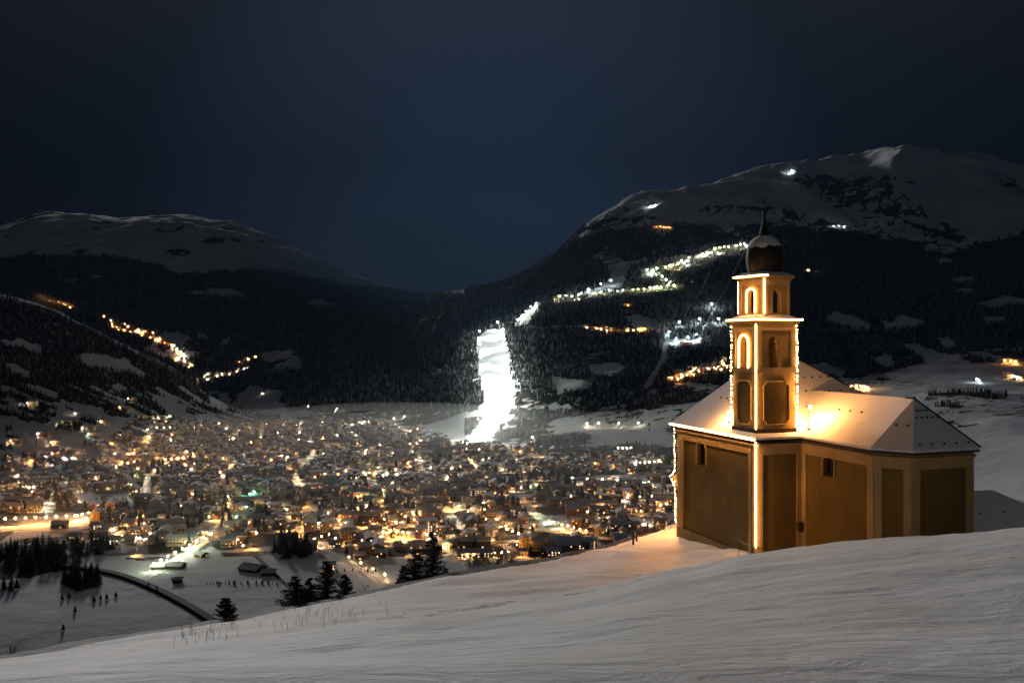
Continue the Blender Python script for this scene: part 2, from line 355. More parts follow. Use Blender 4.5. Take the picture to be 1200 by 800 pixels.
for pl_, wd_, cv_ in (([(640,356),(672,351),(726,345),(752,343),(790,339),(764,324)], 4.2, .64), ([(764,324),(801,311),(830,302),(850,296),(876,291)], 6.5, .66), ([(604,381),(630,357)], 3, .9), ([(786,402),(818,400)], 4, .9), ([(764,324),(757,318)], 3, .6)):
    cover[R & (GYY > 2000) & (seg_dist(GPX + wx * .5, GPYX + wy * .5, pl_) < wd_)] = cv_
cover[R & inpoly(QX, QY, [(812,286),(850,284),(846,296),(800,310),(796,302)]) & (fbm(GWX / 40, GYY / 40, 2, 97) > 0)] = .6
cover[R & (GYY < 4300) & inpoly(QX, QY, [(606,436),(640,436),(660,470),(640,506),(592,516),(588,506),(604,482)])] *= .42
cover[R & inpoly(GPX, GPYX, [(540,528),(552,508),(566,492),(569,474),(598,470),(598,480),(582,504),(560,526)])] = 1.0
# rock bands on the summit
rk = fbm(GWX / 160, GYY / 120, 5, 77, ridge=True) 
rock = ((GYY > 4300) & (GPX > 690) & ((rk > .36) | (fbm(GWX / 45, GYY / 60, 4, 79, ridge=True) > .52)) & (QY > 205) & ((GPX > 930) | (QY > 240)))
cover[rock & (fbm(GWX / 600, GYY / 600, 3, 71) > -0.06)] = 0.12
# town ground: trodden, cleared, partly dark
TOWN = [(-80, 560), (0, 538), (60, 528), (120, 516), (160, 490), (200, 488), (250, 497), (290, 497), (380, 492), (430, 492), (480, 500), (540, 518), (600, 524), (700, 530), (850, 545), (900, 640), (760, 640),
        (640, 655), (600, 664), (540, 650), (450, 652), (400, 652), (360, 645), (300, 652), (262, 652), (250, 640), (205, 655), (180, 660), (120, 650), (40, 640), (-80, 632)]
town = inpoly(GPX, GPYX, TOWN) & (GYY < 3000)
def sdist(x, Y):
    a = radians(14); w_ = 60 * fbm(x / 400, Y / 400, 2, 301); w2 = 60 * fbm(x / 400, Y / 400, 2, 311)
    u = x * cos(a) + Y * sin(a) + w_; v = -x * sin(a) + Y * cos(a) + w2
    return np.minimum(np.abs((u + 62) % 124 - 62), np.abs((v + 52) % 104 - 52))
STREET = sdist(GWX, GYY)
cover[town] = np.clip(0.42 + 0.9 * fbm(GWX / 60, GYY / 60, 4, 81), 0.05, 1)[town]
cover[town & (STREET < 9)] = .62
for poly in ([(85,575),(150,577),(168,585),(160,592),(95,590)], [(690,505),(780,508),(790,520),(700,520)], [(690,500),(740,498),(770,512),(700,514)], [(380,652),(400,640),(455,655),(500,650),(560,660),(540,700),(400,700)]):
    cover[(GYY < 3000) & inpoly(QX, QY, poly)] = 0.85
cover[(GPX < 200) & (GYY < 1400) & inpoly(QX, QY, [(-80,634),(60,640),(95,655),(80,668),(40,676),(-80,680)])] = 0.1

nr, nc = GZ.shape
V = np.stack([GWX, GYY, GZ], -1).reshape(-1, 3)
idx = np.arange(nr * nc).reshape(nr, nc)
Fq = np.stack([idx[:-1, :-1], idx[:-1, 1:], idx[1:, 1:], idx[1:, :-1]], -1).reshape(-1, 4)

m, N, L = node_mat('valley_ground')
o = N('ShaderNodeOutputMaterial'); b = N('ShaderNodeBsdfPrincipled'); L(b.outputs[0], o.inputs[0]); b.inputs['Roughness'].default_value = 0.9; b.inputs['Specular IOR Level'].default_value = 0.1
at = N('ShaderNodeAttribute'); at.attribute_name = 'cover'
tcn = N('ShaderNodeTexCoord')
n1_ = N('ShaderNodeTexNoise'); n1_.inputs['Scale'].default_value = 0.035; n1_.inputs['Detail'].default_value = 8; L(tcn.outputs['Object'], n1_.inputs['Vector'])
n2_ = N('ShaderNodeTexNoise'); n2_.inputs['Scale'].default_value = 0.004; n2_.inputs['Detail'].default_value = 5; L(tcn.outputs['Object'], n2_.inputs['Vector'])
s1 = N('ShaderNodeMath'); s1.operation = 'MULTIPLY_ADD'; L(n1_.outputs[0], s1.inputs[0]); s1.inputs[1].default_value = 1.1; L(at.outputs['Fac'], s1.inputs[2])
mr = N('ShaderNodeMapRange'); mr.inputs['From Min'].default_value = 0.95; mr.inputs['From Max'].default_value = 1.2; L(s1.outputs[0], mr.inputs['Value'])
sn = N('ShaderNodeValToRGB'); L(n2_.outputs[0], sn.inputs[0]); sn.color_ramp.elements[0].position = .3; sn.color_ramp.elements[1].position = .7
sn.color_ramp.elements[0].color = (0.50, 0.52, 0.56, 1); sn.color_ramp.elements[1].color = (0.80, 0.80, 0.82, 1)
mx = N('ShaderNodeMix'); mx.data_type = 'RGBA'; L(mr.outputs[0], mx.inputs['Factor']); mx.inputs['A'].default_value = (0.030, 0.027, 0.023, 1); L(sn.outputs[0], mx.inputs['B'])
L(mx.outputs['Result'], b.inputs['Base Color'])
bp = N('ShaderNodeBump'); bp.inputs['Strength'].default_value = 0.55; bp.inputs['Distance'].default_value = 4; L(n1_.outputs[0], bp.inputs['Height']); L(bp.outputs[0], b.inputs['Normal'])
me = mesh_np('valley_terrain', V, Fq, [m], smooth=True)
at_ = me.attributes.new('cover', 'FLOAT', 'POINT'); at_.data.foreach_set('value', cover.ravel().astype(np.float32))
tag(obj('valley_terrain', me), 'snowy valley floor rising into forested alpine mountains', kind='structure')

# ================================================================== NEAR HILL (church plateau and the slope the picture is taken from)
def ncol(px, k2, crest, post, pm, edge):
    z = lambda t: (t[0], Pz(t[0], t[1]))
    e_ = z(edge)
    return (px, [(-70, 3.0), (0, -1.65), (6, -2.4), z(k2), z(crest), z(post), z(pm), e_, (edge[0] + 2.2, Pz(edge[0] + 2.2, edge[1] - 4.5)), (edge[0] + 12, e_[1] - 7.5), (660, -345)])
NC = [
 ncol(-500, (9,850),(11,846),(14.5,842),(18,838),(22,832)),
 ncol(-200, (9,812),(12,808),(16,806),(22,803),(27,798)),
 ncol(0,    (9,795),(14,788),(18,785.5),(25,779),(31,771)),
 ncol(200,  (10,783),(17,764),(22,761.5),(30,751),(37,739)),
 ncol(340,  (10,775),(20,745),(25,743.5),(33,730),(42,714)),
 ncol(460,  (10,768),(24,724),(30,722.5),(37,708),(45,690)),
 ncol(590,  (10,760),(28,707),(35,706),(43,686),(51,665)),
 ncol(680,  (10,752),(31,691),(40,689),(47,670),(56,651.5)),
 ncol(740,  (10,745),(34,678),(43,684),(52,655),(64,633)),
 ncol(800,  (10,740),(36,667),(44,683),(54,656),(68,614)),
 ncol(880,  (10,735),(37,652),(46,686),(56,641),(80,600)),
 ncol(1000, (10,730),(37,639),(46,689),(56,646),(85,585)),
 ncol(1135, (10,727),(37,628),(47,690),(58,640),(85,590)),
 ncol(1200, (10,725),(37,620),(47,685),(60,632),(85,590)),
 ncol(1400, (10,720),(36,600),(47,680),(60,630),(85,590)),
 ncol(1700, (10,715),(36,580),(47,670),(60,625),(85,590)),
]
npx = np.array([c[0] for c in NC], float); nky = np.array([[k[0] for k in c[1]] for c in NC]); nkz = np.array([[k[1] for k in c[1]] for c in NC])
HX = np.concatenate([np.arange(-500, -20, 12), np.arange(-20, 1221, 3), np.arange(1232, 1701, 12)])
HY = np.concatenate([np.linspace(-70, 2, 30), np.exp(np.linspace(np.log(2.4), np.log(90), 330)), np.exp(np.linspace(np.log(94), np.log(655), 40))])
def sc2(A):
    o = np.zeros((len(HX), A.shape[1]))
    for j in range(A.shape[1]): o[:, j] = pchip(npx[None, :], A[None, :, j], HX)[:, 0]
    return o
hky = sc2(nky); hkz = sc2(nkz)
HZ = pchip(hky, hkz, HY)
HYY, HPX = np.meshgrid(HY, HX, indexing='ij')
def xof(px, Y): return (px - 600) / 1000 * np.where(Y > 3, Y, 3 + (3 - Y) * 1.2)
HWX = xof(HPX, HYY)
nearf = np.clip((HYY - 4) / 8, 0, 1) * np.clip((95 - HYY) / 20, 0, 1)
# wind-packed drifts: low ridges stretched across the slope
ang = radians(12); U = HWX * cos(ang) + HYY * sin(ang); Wd = -HWX * sin(ang) + HYY * cos(ang)
plateau = (HYY > hky[:, 5][None, :])
drift = fbm(U / 7.0, Wd / 2.2, 4, 101) * .16 + fbm(U / 1.1, Wd / .6, 3, 111) * .045
HZ = HZ + nearf * drift * np.where(HYY > 30, 1.0, .75)
# low swells on the forecourt
sw = lambda pts, w, h: h * np.exp(-(seg_dist(HPX, 400 - HZ / np.maximum(HYY, 3) * 1000, pts) / w)**2) * ((HYY > 40) & (HYY < 75))
HZ = HZ + sw([(660,652),(700,648),(760,650),(800,645),(860,655)], 4, .22)
HZ = HZ + fbm(HWX / 9, HYY / 9, 3, 121) * .8 * np.clip((HYY - 90) / 40, 0, 1)
edgeY = hky[:, 7][None, :]
earth = np.clip((HYY - edgeY + .1) / .35 + fbm(HWX / 2, HYY / 2, 4, 131) * .35, 0, 1) * (HPX < 780)
earth = np.maximum(earth, ((HYY > 95) & (fbm(HWX / 20, HYY / 20, 3, 133) > -.1)).astype(float))
# clods and tufts showing along the break line
crestline = [(433,726),(500,720),(540,714),(590,707),(640,699),(697,692)]
ppy = 400 - HZ / np.maximum(HYY, 3) * 1000
cl_ = (seg_dist(HPX, ppy, crestline) < 2.4) & (HYY > 20) & (HYY < 40) & (fbm(HWX / .9, HYY / .9, 3, 141) > .0)
earth = np.maximum(earth, cl_ * .42)
def nterr(x, Y):
    px = np.clip(x / max(Y, 3) * 1000 + 600, HX[0], HX[-1]); fi = float(np.interp(px, HX, np.arange(len(HX)))); fj = float(np.interp(Y, HY, np.arange(len(HY))))
    i = min(int(fi), len(HX) - 2); j = min(int(fj), len(HY) - 2); a = fi - i; b = fj - j
    return float((HZ[j, i] * (1 - a) + HZ[j, i + 1] * a) * (1 - b) + (HZ[j + 1, i] * (1 - a) + HZ[j + 1, i + 1] * a) * b)
nr, nc = HZ.shape
V = np.stack([HWX, HYY, HZ], -1).reshape(-1, 3); idx = np.arange(nr * nc).reshape(nr, nc)
Fq = np.stack([idx[:-1, :-1], idx[:-1, 1:], idx[1:, 1:], idx[1:, :-1]], -1).reshape(-1, 4)
m, N, L = node_mat('near_snow')
o = N('ShaderNodeOutputMaterial'); b = N('ShaderNodeBsdfPrincipled'); L(b.outputs[0], o.inputs[0]); b.inputs['Roughness'].default_value = 0.75; b.inputs['Specular IOR Level'].default_value = 0.2
at = N('ShaderNodeAttribute'); at.attribute_name = 'earth'; tcn = N('ShaderNodeTexCoord')
mpn = N('ShaderNodeMapping'); mpn.inputs['Rotation'].default_value = (0, 0, -ang); mpn.inputs['Scale'].default_value = (1.0, 1.75, 1); L(tcn.outputs['Object'], mpn.inputs[0])
na = N('ShaderNodeTexNoise'); na.inputs['Scale'].default_value = 1.5; na.inputs['Distortion'].default_value = .6; na.inputs['Detail'].default_value = 9; na.inputs['Roughness'].default_value = .6; L(mpn.outputs[0], na.inputs['Vector'])
nb = N('ShaderNodeTexNoise'); nb.inputs['Scale'].default_value = .35; nb.inputs['Detail'].default_value = 4; L(tcn.outputs['Object'], nb.inputs['Vector'])
nf = N('ShaderNodeTexNoise'); nf.inputs['Scale'].default_value = 60; nf.inputs['Detail'].default_value = 3; L(tcn.outputs['Object'], nf.inputs['Vector'])
sn = N('ShaderNodeValToRGB'); L(nb.outputs[0], sn.inputs[0]); sn.color_ramp.elements[0].position = .35; sn.color_ramp.elements[1].position = .7
sn.color_ramp.elements[0].color = (.70, .695, .69, 1); sn.color_ramp.elements[1].color = (.82, .825, .84, 1)
s1 = N('ShaderNodeMath'); s1.operation = 'MULTIPLY_ADD'; L(na.outputs[0], s1.inputs[0]); s1.inputs[1].default_value = .8; L(at.outputs['Fac'], s1.inputs[2])
mr = N('ShaderNodeMapRange'); mr.inputs['From Min'].default_value = .72; mr.inputs['From Max'].default_value = .95; L(s1.outputs[0], mr.inputs['Value'])
gd = N('ShaderNodeValToRGB'); L(nf.outputs[0], gd.inputs[0]); gd.color_ramp.elements[0].color = (.018, .014, .009, 1); gd.color_ramp.elements[1].color = (.07, .052, .032, 1)
mx = N('ShaderNodeMix'); mx.data_type = 'RGBA'; L(mr.outputs[0], mx.inputs['Factor']); L(sn.outputs[0], mx.inputs['A']); L(gd.outputs[0], mx.inputs['B'])
L(mx.outputs['Result'], b.inputs['Base Color'])
bp = N('ShaderNodeBump'); bp.inputs['Strength'].default_value = .75; bp.inputs['Distance'].default_value = .11; L(na.outputs[0], bp.inputs['Height'])
bp2 = N('ShaderNodeBump'); bp2.inputs['Strength'].default_value = .35; bp2.inputs['Distance'].default_value = .012; L(nf.outputs[0], bp2.inputs['Height']); L(bp.outputs[0], bp2.inputs['Normal']); L(bp2.outputs[0], b.inputs['Normal'])
me = mesh_np('snow_hill', V, Fq, [m], smooth=True)
at_ = me.attributes.new('earth', 'FLOAT', 'POINT'); at_.data.foreach_set('value', earth.ravel().astype(np.float32))
tag(obj('snow_hill', me), 'wind-packed snow slope with the church forecourt', kind='structure')

# ================================================================== CHURCH
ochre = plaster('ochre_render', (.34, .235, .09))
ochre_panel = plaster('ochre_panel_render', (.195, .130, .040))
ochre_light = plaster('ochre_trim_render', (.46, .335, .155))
roof_snow = plain('roof_snow', (.80, .80, .81), .75, .04, 1.5, .35)
dark_metal = plain('dark_sheet_metal', (.035, .028, .022), .5, .3, 4, .1, .6)
slate = plain('slate', (.026, .022, .02), .7, .3, 4, .3)
dark_glass = plain('dark_window_glass', (.012, .010, .009), .15, .2, 2, 0, 0, .6)
wood = plain('old_wood', (.08, .045, .022), .8, .3, 5, .3)
bronze = plain('bell_bronze', (.16, .10, .045), .4, .2, 6, 0, .9)
rope_m = glow('string_light_glow', (1.0, .45, .14), 40.0)
bulb_m = glow('bulb_glow', (1.0, .50, .18), 110.0)
Bx, By = 15.1, 53.1
ZC = -14.0
CH_RZ = atan2(.32, .95)
CO = (Bx, By, ZC)
church = tag(empty('church', CO, CH_RZ), 'small ochre hillside church with snowy hipped roofs and a lit bell tower', 'church')
def cw(a, b_, z):
    return Vector((Bx + cos(CH_RZ) * a - sin(CH_RZ) * b_, By + sin(CH_RZ) * a + cos(CH_RZ) * b_, ZC + z))

def panel(W_, H_, th, hole=None, sub=8):
    """wall in the xz plane (x 0..W, z 0..H), outer face y=0, inner y=th; hole=(x0,x1,z0,z1,arched)"""
    mb = MB()
    if not hole: mb.box(0, W_, 0, th, 0, H_); return mb
    x0, x1, z0, z1, ar = hole
    if ar:
        r = (x1 - x0) / 2; cx = (x0 + x1) / 2; zs = z1 - r
        arc = [(cx - r * cos(pi * i / sub), zs + r * sin(pi * i / sub)) for i in range(sub + 1)]
    else: arc = [(x0, z1), (x1, z1)]
    rects = [[(0, 0), (x0, 0), (x0, H_), (0, H_)], [(x1, 0), (W_, 0), (W_, H_), (x1, H_)]]
    if z0 > 0: rects.append([(x0, 0), (x1, 0), (x1, z0), (x0, z0)])
    for (ax, az), (bx, bz) in zip(arc[:-1], arc[1:]): rects.append([(ax, az), (bx, bz), (bx, H_), (ax, H_)])
    for r_ in rects:
        mb.add([(x, 0, z) for x, z in r_], [(0, 1, 2, 3)]); mb.add([(x, th, z) for x, z in r_], [(3, 2, 1, 0)])
    loop = [(x0, z0)] + arc + [(x1, z0)] if ar else [(x0, z0), (x0, z1), (x1, z1), (x1, z0)]
    n = len(loop)
    for i in range(n):
        p, q = loop[i], loop[(i + 1) % n]
        if p == q: continue
        mb.add([(p[0], 0, p[1]), (q[0], 0, q[1]), (q[0], th, q[1]), (p[0], th, p[1])], [(0, 1, 2, 3)])
    mb.add([(0, 0, H_), (W_, 0, H_), (W_, th, H_), (0, th, H_)], [(0, 1, 2, 3)])
    mb.add([(0, 0, 0), (0, th, 0), (0, th, H_), (0, 0, H_)], [(0, 1, 2, 3)]); mb.add([(W_, 0, 0), (W_, 0, H_), (W_, th, H_), (W_, th, 0)], [(0, 1, 2, 3)])
    return mb
def place_wall(mb, p, q, z, off=0.0):
    """put a panel (outer face towards the right of p->q) from plan point p to q"""
    d = Vector((q[0] - p[0], q[1] - p[1])).normalized(); n = Vector((-d.y, d.x))   # inward normal (left of travel)
    mb.v = [(p[0] + d.x * x + n.x * (y + off), p[1] + d.y * x + n.y * (y + off), z + zz) for x, y, zz in mb.v]
    return mb
BOT = -1.3
def wall(p, q, hole=None, frame=.55, mat=ochre, plinth=True, top=7.72):
    Lw = (Vector(q) - Vector(p)).length; H_ = top - BOT
    if hole: hole = (hole[0], hole[1], hole[2] - BOT, hole[3] - BOT, hole[4])
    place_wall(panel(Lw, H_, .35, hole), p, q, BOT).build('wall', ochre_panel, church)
    # raised frame: two pilasters and a frieze, plinth
    fr = MB()
    fr.box(0, frame, -.09, -.002, 0, H_); fr.box(Lw - frame, Lw, -.09, -.002, 0, H_)
    fr.box(frame + .002, Lw - frame - .002, -.09, -.002, H_ - .85, H_)
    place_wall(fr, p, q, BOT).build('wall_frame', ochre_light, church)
    if plinth:
        pl = MB(); pl.box(-.06, Lw + .06, -.15, -.093, 0, 1.75); place_wall(pl, p, q, BOT).build('plinth', ochre, church)
i = .4
nave = [(i, 10.1), (i, i), (14 - i, i), (14 - i, 10.1)]
# side wall towards the valley, with a round-headed niche window
wall(nave[0], nave[1], (2.7, 3.75, 5.35, 6.95, True), .75)
wall(nave[1], (3.8, i), None, .42)
wall((10.2, i), nave[2], None, .42)
wall(nave[2], nave[3], None, .75)
wall(nave[3], nave[0], None, .9)
ch = [(3.8, i + .0), (3.8, -6.05), (4.85, -7.75), (9.15, -7.75), (10.2, -6.05), (10.2, i)]
wall(ch[0], ch[1], (2.15, 3.0, 5.75, 7.05, True), .5)
wall(ch[1], ch[2], None, .42)
wall(ch[2], ch[3], None, .5)
wall(ch[3], ch[4], None, .42)
wall(ch[4], ch[5], None, .5)
# windows
def window(p, q, x0, x1, z0, z1):
    d = Vector((q[0] - p[0], q[1] - p[1])).normalized(); n = Vector((-d.y, d.x))
    w = MB(); w.box(x0 - .05, x1 + .05, .26, .30, z0 - .05, z1 + .05); w = place_wall(w, p, q, 0).build('window', dark_glass, church)
    f_ = MB()
    for xa, xb, za, zb in ((x0, x0 + .09, z0, z1 - .3), (x1 - .09, x1, z0, z1 - .3), (x0 + .09, x1 - .09, z0, z0 + .09), ((x0 + x1) / 2 - .03, (x0 + x1) / 2 + .03, z0 + .09, z1 - .1)):
        f_.box(xa, xb, .20, .255, za, zb)
    place_wall(f_, p, q, 0).build('window_frame', wood, w)
    # raised surround
    s_ = MB(); r = (x1 - x0) / 2; cx = (x0 + x1) / 2; zs = z1 - r; pts = [(x0 - .12, -.05, z0)] + [(cx - (r + .12) * cos(pi * k / 10), -.05, zs + (r + .12) * sin(pi * k / 10)) for k in range(11)] + [(x1 + .12, -.05, z0)]
    s_.tube(pts, .07, 6); place_wall(s_, p, q, 0).build('window_surround', ochre_light, w)
window(nave[0], nave[1], 2.7, 3.75, 5.35, 6.95)
window(ch[0], ch[1], 2.15, 3.0, 5.75, 7.05)
# roofs: thick snow over a dark eave board
EV = 8.0
def roof(name, faces, th=.16, mat=roof_snow):
    mb = MB(); 
    for f in faces: mb.add(f, [tuple(range(len(f)))])
    o = mb.build(name, mat, church)
    return o
apex = (7, 7.65, 13.56); A0 = (0, 10.6, EV); B0 = (0, 0, EV); B1 = (14, 0, EV); A1 = (14, 10.6, EV)
def slab(name, pts, mat, th, under):
    """roof face with thickness th below it"""
    mb = MB(); n = len(pts); lo = [(x, y, z - th) for x, y, z in pts]
    mb.add(list(pts) + lo, [tuple(range(n)), tuple(range(2 * n - 1, n - 1, -1))] + [(k, n + k, n + (k + 1) % n, (k + 1) % n) for k in range(n)])
    return mb.build(name, mat, church)
nave_roof = slab('roof', [B0, apex, A0], roof_snow, .14, None)
slab('roof', [B1, apex, B0], roof_snow, .139, None)
slab('roof', [A1, apex, B1], roof_snow, .138, None)
slab('roof', [A0, apex, A1], roof_snow, .137, None)
P2 = (7, -5.66, 10.66); P1 = (7, 4.4, 10.66)
C0 = (3.4, .9, EV + .004); D0 = (3.4, -6.2, EV + .004); E0 = (4.6, -8.1, EV + .004); F0 = (9.4, -8.1, EV + .004); G0 = (10.6, -6.2, EV + .004); H0 = (10.6, .9, EV + .004)
slab('roof', [C0, P1, P2, D0], roof_snow, .14, None)
slab('roof', [D0, P2, E0], roof_snow, .139, None)
slab('roof', [E0, P2, F0], roof_snow, .138, None)
slab('roof', [F0, P2, G0], roof_snow, .137, None)
slab('roof', [G0, P2, P1, H0], roof_snow, .136, None)
# eave boards, soffit
def eave(poly, z0, z1, inset, name='eave'):
    mb = MB(); mb.prism(poly, z0, z1); return mb.build(name, dark_metal, church)
eave([(.04, .04), (13.96, .04), (13.96, 10.56), (.04, 10.56)], 7.73, 7.86, 0)
eave([(3.44, .5), (3.44, -6.19), (4.62, -8.06), (9.38, -8.06), (10.56, -6.19), (10.56, .5)], 7.728, 7.861, 0)
# gutter along the choir and a cornice moulding
for a_, b_ in ((ch[0], ch[1]), (ch[1], ch[2]), (ch[2], ch[3]), (ch[3], ch[4]), (nave[0], nave[1]), (nave[1], ch[0])):
    c_ = MB(); Lw = (Vector(b_) - Vector(a_)).length; c_.box(0, Lw, -.17, -.094, 0, .14); c_.box(0, Lw, -.23, -.173, .07, .17)
    place_wall(c_, a_, b_, 7.40).build('cornice', ochre_light, church)
# hip and ridge caps (dark lines where snow has slid)
def cap(p, q, r=.06, name='ridge_cap'):
    MB().tube([p, q], r, 5).build(name, dark_metal, church)
cap((B1[0], B1[1], B1[2]), (7, 7.65, 13.58)); cap((P2[0], P2[1], P2[2] + .02), (F0[0], F0[1], F0[2] + .02))
cap((7, -5.0, 10.68), (7, -5.66, 10.69), .08)
# snow guards: rows of small dark hooks
hook = MB().box(-.04, .04, -.05, .05, 0, .10).mesh('snow_guard', [dark_metal])
def guards(p, q, apexp, rows, n):
    p, q, t_ = Vector(p), Vector(q), Vector(apexp)
    for rrow, off in rows:
        for k in range(n):
            s_ = (k + .5 + off) / n
            base = p.lerp(q, s_); top_ = t_ if len(rows) else t_
            pt = base.lerp(top_, rrow) if True else base
            obj('snow_guard', hook, church, (pt.x, pt.y, pt.z - .01))
guards(E0, F0, P2, ((.09, 0), (.60, 0), (.74, .3)), 5)
guards(D0, E0, P2, ((.45, 0),), 2)
guards(B0, B1, apex, ((.62, 0), (.46, 0)), 8)
for k in range(3): obj('snow_guard', hook, church, (3.4 + 3.6 * .62, -.9 - k * 1.0, EV + 2.66 * .62 - .01))
for k in range(0): obj('snow_guard', hook, church, (3.4 + 3.6 * .12, .1 - k * .9, EV + 2.66 * .12 - .01))
for k in range(6): obj('snow_guard', hook, church, (7 * .35, 3.9 + k * .75, EV + 5.56 * .35 - .01))

# ---- tower
tx0, tx1, ty0, ty1 = .38, 3.28, .38, 2.95
T0 = 8.2
def ring(name, e0, z0, z1, mat, bx=(tx0, tx1, ty0, ty1)):
    return MB().box(bx[0] - e0, bx[1] + e0, bx[2] - e0, bx[3] + e0, z0, z1).build(name, mat, church)
ring('tower_base', 0, T0 - .9, 12.05, ochre)
ring('tower_footing', .07, T0 - .8, 8.48, dark_metal)
ring('tower_ledge', .10, 12.05, 12.22, ochre_light)
# notched panels on the base faces
def notched(w, h, k=.22): return [(k, 0), (w - k, 0), (w - k, k * .6), (w, k * 1.4), (w, h - k * 1.4), (w - k, h - k * .6), (w - k, h), (k, h), (k, h - k * .6), (0, h - k * 1.4), (0, k * 1.4), (k, k * .6)]
for (p, q) in (((tx0, ty1), (tx0, ty0)), ((tx0, ty0), (tx1, ty0))):
    Lw = (Vector(q) - Vector(p)).length; w = Lw - 1.0
    pl = notched(w, 2.75)
    mb = MB(); n = len(pl)
    mb.add([(x + .5, -.03, z) for x, z in pl] + [(x + .5, .0, z) for x, z in pl], [tuple(range(n))] + [(k, (k + 1) % n, n + (k + 1) % n, n + k) for k in range(n)])
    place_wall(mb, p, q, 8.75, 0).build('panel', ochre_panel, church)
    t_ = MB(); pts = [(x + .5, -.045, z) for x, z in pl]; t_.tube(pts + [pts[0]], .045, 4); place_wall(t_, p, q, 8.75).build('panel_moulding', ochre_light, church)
# belfry storey
Z1 = 12.22
for j_, (p, q) in enumerate((((tx0, ty1), (tx0, ty0)), ((tx0, ty0), (tx1, ty0)), ((tx1, ty0), (tx1, ty1)), ((tx1, ty1), (tx0, ty1)))):
    Lw = (Vector(q) - Vector(p)).length; c_ = Lw * (.5 if j_ != 1 else .47)
    place_wall(panel(Lw, 2.6, .38, (c_ - .48, c_ + .48, .05, 2.12, True), 10), p, q, Z1).build('belfry_wall', ochre, church)
    fr = MB()
    for xa, xb in ((0, .36), (Lw - .36, Lw)): fr.box(xa, xb, -.07, -.002, 0, 2.6)
    fr.box(.0, Lw, -.10, -.072, 0, .14); fr.box(0, Lw, -.10, -.072, 2.45, 2.6)
    place_wall(fr, p, q, Z1).build('pilaster', ochre_light, church)
def bell(cx, cy, z, s):
    prof = [(.001, .62), (.12, .62), (.17, .55), (.19, .35), (.26, .15), (.36, 0), (.33, 0), (.24, .14), (.15, .5)]
    t_ = MB().lathe([(r * s, z + h * s) for r, h in prof], 16, cx, cy).build('bell', bronze, church, True)
    MB().tube([(cx - .9 * s, cy, z + .66 * s), (cx + .9 * s, cy, z + .66 * s)], .05, 6).build('bell_yoke', wood, t_)
bell(1.83, 1.66, 13.1, 1.1)
MB().box(tx0 + .3, tx1 - .3, ty0 + .3, ty1 - .3, 12.1, 12.26).build('belfry_floor', wood, church)
# cornice two
ring('tower_entablature', .04, 14.82, 15.02, ochre_light)
ring('tower_entablature', .11, 15.02, 15.16, ochre)
ring('tower_entablature', .19, 15.16, 15.30, ochre_light)
ring('tower_cornice', .30, 15.30, 15.44, ochre_light)
def frustum(name, e0, e1, z0, z1, mat, c=(1.83, 1.665), h=(1.45, 1.285)):
    mb = MB(); v = [(c[0] + sx * (h[0] + e0), c[1] + sy * (h[1] + e0), z0) for sx, sy in ((-1, -1), (1, -1), (1, 1), (-1, 1))] + [(c[0] + sx * (h[0] + e1), c[1] + sy * (h[1] + e1), z1) for sx, sy in ((-1, -1), (1, -1), (1, 1), (-1, 1))]
    mb.add(v, [(3, 2, 1, 0), (4, 5, 6, 7)] + [(k, (k + 1) % 4, 4 + (k + 1) % 4, 4 + k) for k in range(4)]); return mb.build(name, mat, church)
frustum('cornice_snow', .28, -.35, 15.443, 15.72, roof_snow)
# upper lantern, turned a little on the storey below
LC = (1.92, 1.75); LR = 1.10; LA = radians(10)
lt = empty('lantern', (LC[0], LC[1], 0), LA); lt.parent = church
Z2 = 15.60
cor = [(-LR, -LR), (LR, -LR), (LR, LR), (-LR, LR)]
for j_ in range(4):
    p = cor[(j_ + 3) % 4]; q = cor[j_]
    place_wall(panel(2 * LR, 2.28, .3, (LR - .34, LR + .34, .22, 1.72, True), 10), p, q, Z2).build('lantern_wall', ochre, lt)
    fr = MB(); fr.box(0, .25, -.05, -.002, 0, 2.28); fr.box(2 * LR - .25, 2 * LR, -.05, -.002, 0, 2.28); fr.box(.25, 2 * LR - .25, -.05, -.002, 2.0, 2.28)
    place_wall(fr, p, q, Z2).build('lantern_pilaster', ochre_light, lt)
for e0, z0, z1, mt in ((.08, 17.88, 17.98, ochre_light), (.15, 17.98, 18.08, ochre), (.23, 18.08, 18.24, ochre_light)):
    MB().box(-LR - e0, LR + e0, -LR - e0, LR + e0, z0, z1).build('lantern_cornice', mt, lt)
mb = MB(); k0 = LR + .22; k1 = .95
v = [(sx * k0, sy * k0, 18.243) for sx, sy in ((-1, -1), (1, -1), (1, 1), (-1, 1))] + [(sx * k1, sy * k1, 18.46) for sx, sy in ((-1, -1), (1, -1), (1, 1), (-1, 1))]
mb.add(v, [(4, 5, 6, 7)] + [(k, (k + 1) % 4, 4 + (k + 1) % 4, 4 + k) for k in range(4)]); mb.build('lantern_snow', roof_snow, lt)
# bells in the lantern
for k in range(1):
    MB().lathe([(.001, 16.7), (.1, 16.7), (.14, 16.5), (.2, 16.3), (.3, 16.12), (.27, 16.12)], 12).build('lantern_bell', bronze, lt, True)
# onion dome and spike
dome = [(1.0, 18.3), (1.02, 18.45), (1.07, 18.6), (1.13, 18.9), (1.165, 19.25), (1.16, 19.6), (1.10, 19.95), (.98, 20.25), (.80, 20.48), (.58, 20.65), (.42, 20.78), (.32, 20.95), (.24, 21.25), (.16, 21.6), (.09, 22.0), (.05, 22.3)]
MB().lathe(dome, 8 * 3, LC[0], LC[1]).build('dome', slate, church, True)
# seams on the dome
for k in range(12):
    a_ = 2 * pi * k / 12
    MB().tube([(LC[0] + (r + .012) * cos(a_), LC[1] + (r + .012) * sin(a_), z) for r, z in dome[1:12]], .02, 4).build('dome_seam', dark_metal, church)
